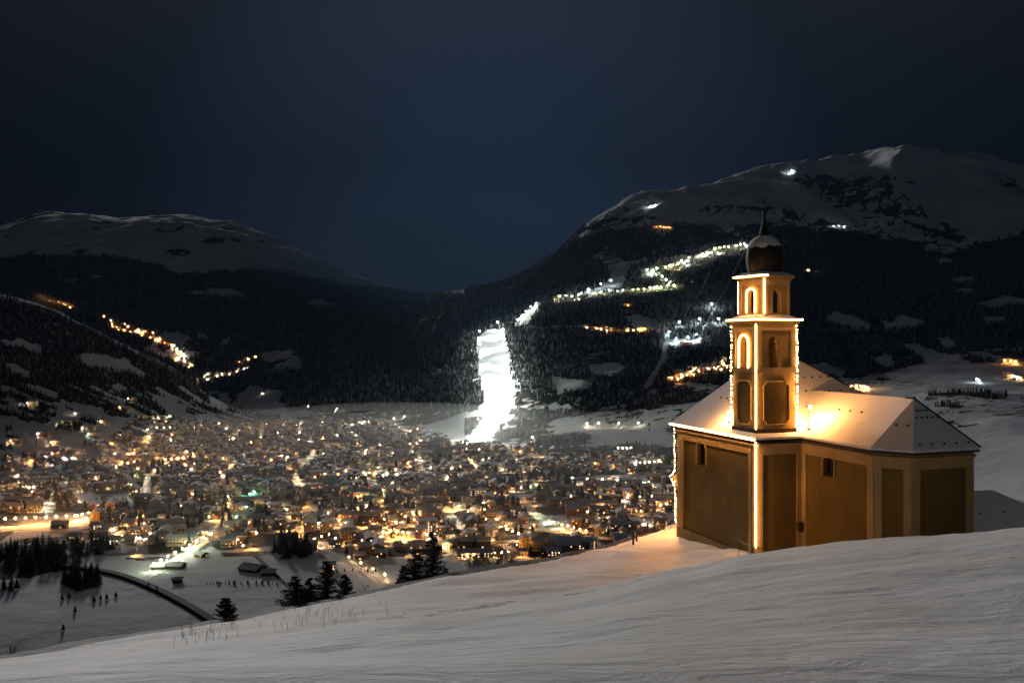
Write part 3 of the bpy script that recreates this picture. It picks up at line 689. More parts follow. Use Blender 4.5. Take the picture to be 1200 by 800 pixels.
# snow lying on the shoulder of the dome
va = radians(-125)
sn_prof = [(1.085, 20.08), (1.06, 20.14), (1.02, 20.24), (1.0, 20.32), (.83, 20.54), (.60, 20.72), (.45, 20.82)]
mb = MB(); nn = 22
for ii in range(len(sn_prof)):
    for j in range(nn + 1):
        t_ = j / nn; aa = va + radians(-80 + 150 * t_)
        r, z = sn_prof[ii]
        dz = (.16 * sin(7 * t_ * pi) * .5 - .1 + .45 * abs(t_ - .45)) if ii == 0 else 0
        rr = r + .03 * sin(pi * t_) - (.02 if ii == 0 else 0)
        mb.v.append((LC[0] + rr * cos(aa), LC[1] + rr * sin(aa), z + max(-.1, dz)))
for ii in range(len(sn_prof) - 1):
    for j in range(nn):
        mb.f.append((ii * (nn + 1) + j, ii * (nn + 1) + j + 1, (ii + 1) * (nn + 1) + j + 1, (ii + 1) * (nn + 1) + j)); mb.m.append(0)
mb.build('dome_snow', roof_snow, church, True)
MB().lathe([(.001, 22.22), (.08, 22.25), (.11, 22.34), (.08, 22.43), (.001, 22.46)], 12, LC[0], LC[1]).build('finial_ball', dark_metal, church, True)
mb = MB(); mb.tube([(LC[0], LC[1], 22.4), (LC[0], LC[1], 23.35)], .025, 5)
dcr = Vector((1, 0, 0)); mb.tube([(LC[0] - .2, LC[1], 23.08), (LC[0] + .2, LC[1], 23.08)], .025, 5); mb.build('cross', dark_metal, church)
# downpipe, wall box, cellar hatch, portal canopy
mb = MB(); mb.tube([(.22, .62, 7.6), (.22, .62, -.6)], .05, 6); mb.build('downpipe', dark_metal, church)
MB().box(3.3, 3.62, .02, .26, 1.9, 2.5).build('meter_box', wood, church)
mb = MB(); mb.v = [(2.6, -1.9, .15), (3.75, -1.9, 1.0), (3.75, -.1, 1.0), (2.6, -.1, .15), (2.6, -1.9, .05), (3.75, -1.9, .9), (3.75, -.1, .9), (2.6, -.1, .05)]
mb.f = [(0, 1, 2, 3), (7, 6, 5, 4), (0, 4, 5, 1), (1, 5, 6, 2), (2, 6, 7, 3), (3, 7, 4, 0)]; mb.m = [0] * 6
hatch = mb.build('cellar_hatch', roof_snow, church)
MB().box(2.65, 3.72, -1.86, -1.8, -1.0, .04).build('hatch_wall', wood, hatch); MB().box(2.65, 3.72, -.2, -.14, -1.0, .04).build('hatch_wall', wood, hatch)
# facade: portal canopy with a curved profile
mb = MB(); prof = [(0.0, 4.6), (.12, 4.5), (.35, 4.2), (.75, 4.0), (1.0, 3.95), (1.0, 3.80), (.7, 3.7), (.45, 3.5), (.3, 3.1), (0, 2.9)]
n = len(prof); mb.add([(.45, 10.12 + y, z) for y, z in prof] + [(4.3, 10.12 + y, z) for y, z in prof], [tuple(range(n)), tuple(range(2 * n - 1, n - 1, -1))] + [(k, n + k, n + (k + 1) % n, (k + 1) % n) for k in range(n)])
mb.build('portal_canopy', ochre_light, church)

# ---- string lights (each strand is a thing of its own)
def strand(pts, label, r=.045, bulbs=0.0, local=True, mat=None, lantern=False):
    mb = MB()
    P = []
    for p in pts:
        if lantern:
            x, y, z = p; X = LC[0] + x * cos(LA) - y * sin(LA); Y_ = LC[1] + x * sin(LA) + y * cos(LA); P.append(Vector((X, Y_, z)))
        else: P.append(Vector(p))
    if bulbs == 0: mb.tube(P, r, 6)
    else:
        mb.tube(P, .012, 4, 1)
        for a_, b_ in zip(P[:-1], P[1:]):
            n = max(1, int((b_ - a_).length / bulbs))
            for k in range(n):
                c = a_.lerp(b_, (k + random.random() * .6) / n) + Vector([random.uniform(-.03, .03) for _ in range(3)])
                s_ = r * random.uniform(.8, 1.3)
                mb.add([c + Vector(d) * s_ for d in ((1,0,0),(0,1,0),(-1,0,0),(0,-1,0),(0,0,1),(0,0,-1))], [(0,1,4),(1,2,4),(2,3,4),(3,0,4),(1,0,5),(2,1,5),(3,2,5),(0,3,5)])
    o = mb.build('string_light', [mat or rope_m, dark_metal])
    o.location = CO; o.rotation_euler = (0, 0, CH_RZ)
    return tag(o, label, 'string light', 'warm light strands outlining the church')
strand([(-.06, 10.6, 7.90), (-.06, 5, 7.885), (-.06, -.05, 7.87)], 'glowing strand along the eave of the long valley-side wall')
strand([(.22, .20, 7.80), (.21, .2, 4.5), (.22, .20, 1.1)], 'glowing vertical strand running down the church corner below the tower', .04)
strand([(.2, 10.35, 7.8), (.2, 10.3, 4.7), (.28, 10.4, 4.5), (.3, 10.9, 4.1), (.3, 11.2, 3.95), (.3, 10.8, 3.65), (.3, 10.5, 3.2), (.3, 10.45, 2.8), (.25, 10.3, 2.6), (.25, 10.3, .6)], 'thin strand down the facade edge curling round the portal canopy', .03, .16, mat=bulb_m)
g = .09
strand([(tx0 - g, ty0 - g, 8.5), (tx0 - g, ty0 - g, 12), (tx0 - g, ty0 - g, 15.1)], 'bright strand up the near corner of the tower from roof to cornice', .038)
strand([(tx0 - g, ty1 + g, 8.8), (tx0 - g, ty1 + g, 15.1)], 'beaded strand up the tower corner above the valley-side roof', .04, .22, mat=bulb_m)
strand([(tx1 + g, ty0 - g, 8.6), (tx1 + g, ty0 - g, 15.1)], 'beaded strand up the tower corner beside the choir roof', .05, .18, mat=bulb_m)
c2 = .34
strand([(tx0 - c2, ty1 + c2, 15.38), (tx0 - c2, ty0 - c2, 15.38), (tx1 + c2, ty0 - c2, 15.38)], 'bright strand round the wide cornice between the two belfries', .042)
strand([(tx1 + c2, ty0 - c2, 15.38), (tx1 + c2, ty1 + c2, 15.38), (tx0 - c2, ty1 + c2, 15.38)], 'strand round the far sides of the wide middle cornice', .035, .25, mat=bulb_m)
def arch_pts(face_p, face_q, c_, r, z0, zs, off=.09):
    d = Vector((face_q[0] - face_p[0], face_q[1] - face_p[1])).normalized(); n = Vector((d.y, -d.x))
    w = [(c_ - r, z0)] + [(c_ - r * cos(pi * k / 12), zs + r * sin(pi * k / 12)) for k in range(13)] + [(c_ + r, z0)]
    return [(face_p[0] + d.x * x + n.x * off, face_p[1] + d.y * x + n.y * off, z) for x, z in w]
Lw = ty1 - ty0
strand(arch_pts((tx0, ty1), (tx0, ty0), Lw * .5, .52, Z1 + .08, Z1 + 2.15 - .52 + .05), 'strand tracing the arch of the lower belfry on the valley side', .04)
strand(arch_pts((-LR, LR), (-LR, -LR), LR, .38, Z2 + .24, Z2 + 1.75 - .38 + .05), 'strand tracing the arch of the small upper belfry on the valley side', .035, lantern=True)
k = LR + .09
strand([(-k, -k, 15.75), (-k, -k, 18.1)], 'bright strand up the near corner of the upper belfry', .045, lantern=True)
k = LR + .27
strand([(-k, k, 18.17), (-k, -k, 18.17), (-k * .75, -k, 18.17)], 'strand along the top cornice under the onion dome', .045, lantern=True)
strand([(k, -k + .1, 18.2), (k, k, 18.2)], 'few bulbs on the far side of the top cornice', .05, .8, mat=bulb_m, lantern=True)
strand([(-LR - .06, LR + .06, 15.8), (-LR - .06, LR + .06, 18.0)], 'faint strand on the valley-side corner of the upper belfry', .02, lantern=True)
# floodlight standing on the choir roof beside the tower
fl = tag(empty('floodlight', tuple(cw(3.95, -.12, 8.44)), CH_RZ), 'small warm floodlight on the roof at the foot of the tower', 'floodlight')
MB().box(-.12, .12, -.1, .1, -.03, .05).box(-.02, .02, -.02, .02, .05, 1.35).build('bracket', dark_metal, fl)
MB().box(-.10, .10, -.07, .07, 1.35, 1.47).build('lamp_head', glow('floodlight_glow', (1, .40, .11), 2500.0), fl)
MB().box(-.13, -.102, -.10, .10, 1.33, 1.51).build('housing', dark_metal, fl)

assumed_fl = tag(empty('floodlight', tuple(cw(.75, 3.95, 8.62)), CH_RZ), 'assumed small warm floodlight on the nave roof at the valley-side foot of the tower', 'floodlight')  # lamp assumed from the glow at the tower foot, added to warm the roof
MB().box(-.1, .1, -.1, .1, -.03, .05).box(-.02, .02, -.02, .02, .05, .6).build('bracket', dark_metal, assumed_fl)
MB().box(-.08, .08, -.06, .06, .6, .70).build('lamp_head', glow('assumed_floodlight_glow', (1, .40, .10), 2600.0), assumed_fl)
lan = tag(empty('assumed_lantern', tuple(cw(1.1, 11.6, 3.3)), CH_RZ), 'warm lantern on a bracket by the church portal', 'lantern')  # unseen lamp, assumed from the orange forecourt snow and added to light it
MB().tube([(0, -1.4, .5), (0, -.3, .7), (0, 0, .45)], .03, 5).build('bracket', dark_metal, lan)
MB().lathe([(.001, .1), (.16, .15), (.2, .38), (.001, .46)], 8).build('lamp_glass', glow('assumed_lantern_glow', (1, .38, .10), 1500.0), lan)
# ---- outbuilding beyond the choir
ob = tag(empty('outbuilding', (35.2, 62, -17.0), radians(14)), 'low outbuilding with a plain snow-covered hipped roof beyond the choir', 'building')
w_ = MB(); w_.box(-5, 3.0, -3.5, 3.5, 0, 4.0); w_.build('wall', ochre_panel, ob)
r_ = MB(); q = [(-5.6, -4.1, 4.05), (3.6, -4.1, 4.05), (3.6, 4.1, 4.05), (-5.6, 4.1, 4.05)]; rg = [(-3.0, 0, 6.25), (-.4, 0, 6.25)]
r_.add(q + rg, [(0, 1, 5, 4), (1, 2, 5), (2, 3, 4, 5), (3, 0, 4), (3, 2, 1, 0)]); r_.build('roof', roof_snow, ob)
e_ = MB(); e_.box(-5.58, 3.58, -4.08, 4.08, 3.9, 4.04); e_.build('eave', dark_metal, ob)
for x, y, z in ((-4.5, -3.8, 4.2), (-2, -3.8, 4.2), (.8, -3.8, 4.2), (2.7, -3.8, 4.2), (-1.5, -2.2, 5.05), (-3.5, -2.2, 5.05)): obj('snow_guard', hook, ob, (x, y, z))

# ================================================================== TOWN
wall_cols = {'cream': (.52, .44, .30), 'grey': (.30, .29, .27), 'pink': (.42, .24, .17), 'white': (.60, .57, .52), 'timber': (.10, .055, .03), 'yellow': (.50, .34, .12)}
wall_m = {k: plain(k + '_house_wall', c, .9, .15, .15) for k, c in wall_cols.items()}
town_snow = plain('house_roof_snow', (.60, .61, .64), .85, .16, .12)
roof_dark = plain('house_eave_timber', (.045, .03, .02), .8, .3, .5)
win_dark = plain('house_window_dark', (.015, .014, .014), .3, .2, 1)
win_warm = glow('window_warm_light', (1.0, .62, .26), 2.2, False)
win_white = glow('window_white_light', (1.0, .88, .70), 2.6, False)
win_amber = glow('window_amber_light', (1.0, .44, .12), 2.2, False)
brick_m = plain('chimney_masonry', (.22, .17, .13), .9, .2, 1)
HM = lambda wc: [wall_m[wc], town_snow, roof_dark, win_dark, win_warm, win_white, win_amber, brick_m]
def house_pieces(w, d, st, pitch, rr, litp, flat=False):
    """list of (name, MB) pieces; ridge along x"""
    h = 2.9 * st + .6; out = []
    wl = MB(); ov = 1.1
    rh = d / 2 * pitch
    if flat:
        wl.box(-w / 2, w / 2, -d / 2, d / 2, -3, h)
        rf = MB(); rf.box(-w / 2 - .5, w / 2 + .5, -d / 2 - .5, d / 2 + .5, h + .02, h + .3, 2); rf.box(-w / 2 - .3, w / 2 + .3, -d / 2 - .3, d / 2 + .3, h + .302, h + .75, 1)
    else:
        wl.box(-w / 2, w / 2, -d / 2, d / 2, -3, h)
        for s_ in (-1, 1):
            wl.add([(s_ * w / 2, -d / 2, h), (s_ * w / 2, d / 2, h), (s_ * w / 2, 0, h + rh)], [(0, 1, 2)])
        rf = MB(); dz = ov * pitch; X = w / 2 + ov; Yy = d / 2 + ov
        for s_ in (-1, 1):
            lo = [(-X, s_ * Yy, h - dz + .05), (X, s_ * Yy, h - dz + .05), (X, 0, h + rh + .05), (-X, 0, h + rh + .05)]
            md = [(x, y, z + .28) for x, y, z in lo]; tp = [(x * .985, y * .985, z + .85) for x, y, z in lo]
            fs = [(0, 1, 2, 3), (4, 5, 1, 0), (5, 6, 2, 1), (7, 4, 0, 3)]
            rf.add(lo + md, fs, 2)
            rf.add(md + tp, [(4, 5, 6, 7), (0, 1, 5, 4), (1, 2, 6, 5), (3, 0, 4, 7)], 1)
    ck = MB(); cx = rr.uniform(-w * .3, w * .3); cy = rr.choice([-1, 1]) * d * .15; zt = h + rh * .8 + 1.6 if not flat else h + 2.2
    ck.box(cx - .5, cx + .5, cy - .5, cy + .5, h + .8, zt, 7); ck.box(cx - .6, cx + .6, cy - .6, cy + .6, zt + .003, zt + .35, 1)
    wins = []
    def win(cx_, cy_, cz, ax, n, s_):
        r = rr.random()
        mi = 3 if r > litp else rr.choice([4, 4, 5, 6])
        m_ = MB(); hw = .62; hh = .75
        if ax == 'x': m_.box(cx_ - hw, cx_ + hw, min(cy_, cy_ + .07 * s_), max(cy_, cy_ + .07 * s_), cz - hh, cz + hh, mi)
        else: m_.box(min(cx_, cx_ + .07 * s_), max(cx_, cx_ + .07 * s_), cy_ - hw, cy_ + hw, cz - hh, cz + hh, mi)
        wins.append(m_)
    for f in range(st):
        cz = 1.75 + 2.9 * f
        nx = max(2, int(w / 3.6)); ny = max(2, int(d / 3.9))
        for k in range(nx):
            win(-w / 2 + w * (k + .5) / nx, -d / 2, cz, 'x', 0, -1)
        for k in range(ny):
            win(-w / 2, -d / 2 + d * (k + .5) / ny, cz, 'y', 0, -1); win(w / 2, -d / 2 + d * (k + .5) / ny, cz, 'y', 0, 1)
        if f == 1 and not flat:
            wl.box(-w / 2 - .9, w / 2 + .9, -d / 2 - 1.3, -d / 2 - .003, cz - 1.35, cz - 1.2, 2)
            wl.box(-w / 2 - .9, w / 2 + .9, -d / 2 - 1.3, -d / 2 - 1.2, cz - 1.198, cz - .35, 2)
    return [('wall', wl), ('roof', rf), ('chimney', ck)] + [('window', x) for x in wins]
def join(pieces):
    j = MB()
    for _, p in pieces: j.add(p.v, p.f, 0); j.m[-len(p.m):] = p.m
    return j
rr = random.Random(3)
VAR = []
specs = [(13, 11, 2), (15, 12, 3), (11, 9, 2), (20, 13, 3), (15, 13, 3), (10, 8, 2), (26, 14, 4), (17, 11, 2), (14, 12, 4), (34, 13, 3)]
for vi in range(30):
    w, d, st = specs[vi % 10]; wc = rr.choice(['cream', 'grey', 'cream', 'pink', 'white', 'timber', 'yellow', 'white'])
    lp = rr.choice([.05, .10, .14, .28])
    pc = house_pieces(w, d, st, rr.uniform(.38, .55), rr, lp, flat=(vi in (16, 28)))
    j = join(pc)
    VAR.append(dict(w=w, d=d, st=st, wc=wc, lp=lp, pc=pc, j=j, mesh=None, parts=None, flat=vi in (16, 28)))
def var_mesh(v):
    if v['mesh'] is None: v['mesh'] = v['j'].mesh('house', HM(v['wc']))
    return v['mesh']
def var_parts(v):
    if v['parts'] is None: v['parts'] = [(n, p.mesh(n, HM(v['wc']))) for n, p in v['pc']]
    return v['parts']
def house_with_parts(v, loc, rz, name='house'):
    r = empty(name, loc, rz); rf = None
    for n, me_ in var_parts(v):
        o_ = obj(n, me_, rf if n == 'chimney' else r)
        if n == 'roof': rf = o_
    return r

edge_px = np.array([-500, -200, 0, 200, 340, 460, 590, 680, 740, 800, 1700]); edge_py = np.array([832, 798, 771, 739, 714, 690, 665, 651, 633, 614, 590])
def seen(px, py): return (-15 < px < 1215) and py < np.interp(px, edge_px, edge_py) + 4 and not (790 < px < 1140 and py > 470)
def ground(x, Y): return float(terr(x, Y))
def proj(x, Y, z): return 600 + x / Y * 1000, 400 - z / Y * 1000

# lamps: a list is collected first, (x, Y, kind, height)
LAMPS = []
VH0 = []
lm_m = {'warm': glow('lamp_warm', (1.0, .60, .28), 850), 'sodium': glow('lamp_sodium', (1.0, .42, .11), 1050), 'white': glow('lamp_white', (1.0, .82, .60), 600), 'green': glow('lamp_pale_green', (.82, 1.0, .60), 520),
        'cool': glow('lamp_cool', (.80, .98, 1.0), 1500), 'strong': glow('lamp_strong_warm', (1.0, .62, .30), 1500), 'piste': glow('piste_flood', (.93, 1.0, .88), 5200), 'lime': glow('lamp_yellow_green', (.95, .95, .42), 2200), 'emerald': glow('lamp_emerald', (.10, .85, .42), 700),
        'orange': glow('lamp_orange', (1.0, .40, .09), 1700), 'pinkwhite': glow('lamp_pink_white', (1.0, .74, .68), 2600), 'street': glow('lamp_street_green_white', (.88, 1.0, .66), 700)}
mast_m = plain('galvanised_mast', (.12, .12, .12), .6, .2, 2)
KIND_TXT = {'warm': 'warm-white', 'sodium': 'orange', 'white': 'white', 'green': 'pale green-white', 'cool': 'bluish-white', 'strong': 'bright warm', 'piste': 'dazzling white', 'lime': 'yellow-green', 'emerald': 'emerald green', 'orange': 'strong orange', 'pinkwhite': 'dazzling pinkish-white', 'street': 'greenish-white'}
LMESH = {}
def lamp_mesh(kind, h, r, hood=False):
    key = (kind, round(h), round(r, 1), hood)
    if key not in LMESH:
        mb = MB(); mb.tube([(0, 0, -1), (0, 0, h - r)], max(.09, r * .16), 4, 0)
        if hood:
            mb = MB(); mb.tube([(0, 0, -1), (0, 0, h + .2)], .12, 4, 0)
            mb.lathe([(r * 1.5, h - .45), (r * 1.5, h - .15), (r * .5, h + .3), (.01, h + .35)], 6, 0, 0, 0)
            mb.add([(r * 1.3 * cos(k * pi / 3), -r * 1.3 * sin(k * pi / 3), h - .28) for k in range(6)], [(0, 1, 2, 3, 4, 5)], 1)
            LMESH[key] = mb.mesh('street_lamp', [mast_m, lm_m[kind]]); return LMESH[key]
        prof = [(.01, h - r), (r * .8, h - r * .45), (r, h), (r * .7, h + r * .6), (.01, h + r * .8)]
        mb.lathe(prof, 6, 0, 0, 1)
        LMESH[key] = mb.mesh('street_lamp', [mast_m, lm_m[kind]])
    return LMESH[key]

# zones, for saying where a thing stands
def place_name(px, py):
    if py < 470 and px < 330: return 'on the far hillside beyond the wooded slope'
    Z = [((0, 95, 596, 650), 'beside the orange-lit road'), ((95, 175, 560, 612), 'by the dark snowy park'), ((0, 175, 536, 596), 'at the foot of the wooded hillside'), ((130, 235, 520, 552), 'along the amber-lit main street'),
         ((130, 262, 485, 520), 'among the terraced fields above town'), ((262, 330, 485, 530), 'around the floodlit parish church'), ((175, 275, 610, 690), 'along the avenue of greenish lamps'), ((275, 330, 552, 612), 'near the emerald-lit block'),
         ((175, 275, 552, 612), 'between the park and the lamp avenue'), ((275, 395, 612, 700), 'round the big dark fir clump'), ((395, 470, 612, 700), 'at the head of the pale lit lane'), ((330, 420, 485, 535), 'below the old town towers'), ((420, 545, 485, 535), 'at the top of town below the pastures'),
         ((470, 560, 590, 660), 'round the brightly lit square with the long hall'), ((560, 700, 612, 665), 'on the amber streets below the church hill'), ((545, 700, 500, 552), 'below the floodlit ski run'), ((700, 795, 500, 560), 'by the lit sports field'),
         ((700, 795, 560, 640), 'on the edge of town beside the church hill'), ((560, 700, 552, 612), 'in the dense quarter towards the ski run'), ((330, 470, 535, 612), 'in the middle of the old town'), ((470, 560, 535, 590), 'in the crowded centre of town')]
    for (a, b_, c, d_), t in Z:
        if a <= px < b_ and c <= py < d_: return t
    return 'on the outskirts of town'

occupied = []
# --- particular buildings seen singly (px, py of the base centre)
def custom(px, py, w, d, st, rot, wc, label, name='house', lp=.3, flat=False, pitch=.45, cat='house'):
    x, Y, z = pix(px, py); z = ground(x, Y)
    v = dict(w=w, d=d, st=st, wc=wc, lp=lp, pc=house_pieces(w, d, st, pitch, rr, lp, flat), mesh=None, parts=None)
    o_ = house_with_parts(v, (x, Y, z), radians(rot), name); tag(o_, label, cat, 'buildings of the valley town')
    occupied.append((x, Y, max(w, d) * .62)); return o_
custom(500, 622, 26, 20, 5, 20, 'cream', 'tall cream apartment block on the bright square above the long hall', 'apartment_block', .4, True, cat='apartment block')
custom(487, 640, 52, 26, 1, 8, 'grey', 'long low hall with one wide snow roof beside the bright square', 'sports_hall', .2, False, .28, 'hall')
custom(556, 652, 42, 14, 2, 10, 'yellow', 'long yellow building with a row of lit windows behind the bare trees', 'hotel', .8, False, .4, 'hotel')
custom(296, 668, 24, 18, 1, -24, 'timber', 'wide dark barn with a low snowy roof alone in the field', 'barn', 0, False, .42, 'barn')
custom(315, 673, 14, 12, 1, 10, 'timber', 'dark lean shed beside the wide barn', 'barn', 0, False, .35, 'barn')
custom(205, 665, 20, 12, 1, -5, 'timber', 'low dark barn under snow beside the lamp avenue', 'barn', 0, False, .4, 'barn')
custom(186, 666, 14, 10, 1, 5, 'timber', 'small snowed-in shed below the wood edge near the avenue', 'shed', 0, False, .4, 'shed')
custom(208, 682, 9, 7, 1, 12, 'timber', 'tiny dark field hut in the snow under the lamp avenue', 'hut', 0, False, .4, 'hut')
custom(386, 667, 13, 10, 2, 12, 'timber', 'lone dark chalet with two lit windows behind the garden fence', 'chalet', .35, cat='chalet')
custom(41, 600, 16, 12, 3, 4, 'yellow', 'amber-lit house standing just above the orange road', 'house', .5)
custom(70, 618, 18, 13, 2, 4, 'grey', 'dim square house on the near edge of the orange road', 'house', .1)
custom(88, 633, 15, 12, 2, -12, 'cream', 'pale gabled house below the orange road beside dark firs', 'house', .2)
custom(130, 622, 14, 12, 2, 8, 'pink', 'house with two blazing porch lights under the firs', 'house', .7)
custom(160, 625, 17, 12, 2, -4, 'cream', 'house with a row of three bright lights above the snow field', 'house', .7)
custom(241, 628, 14, 12, 3, -15, 'white', 'white three-storey house beside the top of the lamp avenue', 'house', .2)
custom(236, 652, 12, 10, 1, -30, 'timber', 'small dark garage beside the lamp avenue', 'garage', .1, cat='garage')
custom(268, 640, 17, 13, 3, 10, 'grey', 'grey house between the lamp avenue and the dark fir clump', 'house', .15)
custom(362, 644, 20, 13, 3, 6, 'grey', 'dim grey house at the foot of the dark fir clump', 'house', .2)
custom(395, 640, 15, 12, 2, -10, 'pink', 'rosy lit house with a peaked roof at the lane head', 'house', .5)
custom(421, 655, 12, 10, 2, 20, 'grey', 'grey cube of a house beside the pale lit lane', 'house', .1)
custom(447, 652, 13, 11, 2, 6, 'timber', 'dark chalet with a grid of small lit windows by the lane', 'chalet', .8, cat='chalet')
custom(394, 524, 60, 16, 4, 3, 'pink', 'long orange-lit old building below the slender tower', 'palace', .7, cat='building')
custom(560, 580, 34, 14, 3, 5, 'yellow', 'long amber-lit block in the centre of town', 'apartment_block', .6, True, cat='apartment block')

# parish church: two lit towers and nave; a slim old tower
def bell_tower(px, py, w, h, sp, wc, label, spire=True):
    x, Y, z = pix(px, py); z = ground(x, Y); t = tag(empty('bell_tower', (x, Y, z), radians(8)), label, 'tower')
    MB().box(-w / 2, w / 2, -w / 2, w / 2, -2, h).build('wall', wall_m[wc], t)
    MB().box(-w / 2 - .5, w / 2 + .5, -w / 2 - .5, w / 2 + .5, h + .01, h + .9).build('cornice', wall_m['grey'], t)
    for k in (-1, 1): MB().box(k * w * .22 - .7, k * w * .22 + .7, -w / 2 - .08, -w / 2 - .004, h - 6, h - 2.2).build('belfry_opening', win_dark, t)
    mb = MB(); r = w / 2 + .2; mb.add([(-r, -r, h + .92), (r, -r, h + .92), (r, r, h + .92), (-r, r, h + .92), (0, 0, h + sp)], [(0, 1, 4), (1, 2, 4), (2, 3, 4), (3, 0, 4)])
    mb.build('spire', town_snow if not spire else wall_m['white'], t)
    MB().tube([(0, 0, h + sp - .4), (0, 0, h + sp + 2)], .15, 4).build('cross', roof_dark, t)
    occupied.append((x, Y, w)); return x, Y, z
for a in ((307, 514, 9, 30, 26, 'white', 'floodlit white church tower with a tall pointed spire'), (276, 516, 12, 36, 5, 'white', 'broad floodlit stone tower beside the parish church'), (397, 512, 7, 34, 7, 'white', 'slender lit tower rising over the upper town')):
    x, Y, z = bell_tower(*a)
    for dx in (-14, 0, 14): LAMPS.append((x + dx, Y - 17, 'strong', 7, .55))
custom(296, 516, 34, 16, 3, 6, 'white', 'floodlit long nave of the parish church beside its spire', 'parish_church', .1, False, .8, 'church')

# --- houses
cand = []
gy = 980.0
while gy < 2750:
    sp = 22 + 4 * sin(gy / 130)
    gx = -.68 * gy
    while gx < .22 * gy:
        x = gx + rr.uniform(-5, 5); Y = gy + rr.uniform(-6, 6)
        gx += sp * (1.0 + .45 * float(vnoise(np.array(gx / 140.), np.array(gy / 140.), 5)))
        z = ground(x, Y); px, py = proj(x, Y, z)
        if not inpoly(px, py, TOWN): continue
        if Y > 1400 and z > -150: continue
        if inpoly(px, py, [(84, 574), (150, 576), (170, 586), (160, 594), (90, 597)]) or inpoly(px, py, [(560, 556), (720, 552), (770, 566), (700, 572), (560, 568)]): continue
        if px < 112 and py > 600: continue
        if py > 640 and px < 262: continue
        if float(sdist(np.array(x), np.array(Y))) < 10 and rr.random() < .9: continue
        if float(vnoise(np.array(x / 60.), np.array(Y / 60.), 88)) > .80: continue
        if any((x - a)**2 + (Y - b_)**2 < (c + 7)**2 for a, b_, c in occupied): continue
        cand.append((x, Y, z, px, py))
    gy += 22 + 3 * sin(gy / 90)
avenue = [(180, 668), (270, 618)]; lane = [(395, 650), (470, 695)]
cand = [c for c in cand if seg_dist(np.array(c[3]), np.array(c[4]), avenue) > 4 and seg_dist(np.array(c[3]), np.array(c[4]), lane) > 4 and seen(c[3], c[4] - 6)]
cand.sort(key=lambda c: c[1])
stuffV, stuffF, stuffM = {}, {}, {}
labs = {}
SIZE = {2: 'two-storey', 3: 'three-storey', 4: 'four-storey'}
def orient(x, Y): return radians(30 * float(vnoise(np.array(x / 260.), np.array(Y / 260.), 17)) - 12) + (pi / 2 if float(vnoise(np.array(x / 45.), np.array(Y / 45.), 23)) > .56 else 0)
n_ind = 276; tri_cache = {}
for n, (x, Y, z, px, py) in enumerate(cand):
    vi = rr.randrange(30); v = VAR[vi]; rz = orient(x, Y) + rr.uniform(-.06, .06)
    if n < n_ind:
        if n < 70: o_ = house_with_parts(v, (x, Y, z), rz)
        else: o_ = obj('house', var_mesh(v), None, (x, Y, z), rz)
        litt = 'many windows lit' if v['lp'] > .2 else ('few windows lit' if v['lp'] > .05 else 'almost dark')
        shape = 'flat-roofed ' if v['flat'] else ('long ' if v['w'] >= 18 else ('tall ' if v['st'] == 4 else ''))
        turn = 'gable on' if abs(sin(rz)) > .7 else 'eaves on'
        depth = 'front rows' if py > 612 else 'back rows' if py < 545 else 'middle rows'
        lab = f"{shape}{SIZE[v['st']]} {v['wc']} house, {litt}, {place_name(px, py)}"
        for extra in (turn, depth):
            if len((lab + ', ' + extra).replace('-', ' ').split()) <= 17 - lab.count('-'): lab += ', ' + extra
        tag(o_, lab, 'house', 'snow-roofed houses of the valley town')
    else:
        if vi not in tri_cache:
            j = v['j']; tf = []; tm = []
            for f_, m_ in zip(j.f, j.m):
                for k in range(1, len(f_) - 1): tf.append((f_[0], f_[k], f_[k + 1])); tm.append(m_)
            tri_cache[vi] = (np.array(j.v), np.array(tf), np.array(tm))
        a, f_, m_ = tri_cache[vi]; c, s_ = cos(rz), sin(rz)
        P = np.stack([a[:, 0] * c - a[:, 1] * s_ + x, a[:, 0] * s_ + a[:, 1] * c + Y, a[:, 2] + z], 1)
        wc = v['wc']; off = sum(len(q) for q in stuffV.get(wc, []))
        stuffV.setdefault(wc, []).append(P); stuffF.setdefault(wc, []).append(f_ + off); stuffM.setdefault(wc, []).append(m_)
# all remaining houses: one object
allm = []; Vs, Fs, Ms = [], [], []; off = 0
for wi, wc in enumerate(stuffV):
    P = np.concatenate(stuffV[wc]); f_ = np.concatenate(stuffF[wc]); m_ = np.concatenate(stuffM[wc])
    Vs.append(P); Fs.append(f_ + off); off += len(P)
    Ms.append(np.where(m_ == 0, 7 + wi, m_ - 1)); allm.append(wall_m[wc])
me = mesh_np('distant_town_houses', np.concatenate(Vs), np.concatenate(Fs), [town_snow, roof_dark, win_dark, win_warm, win_white, win_amber, brick_m] + allm, np.concatenate(Ms))
tag(obj('distant_town_houses', me), 'packed snowy roofs of the far part of the town', kind='stuff')

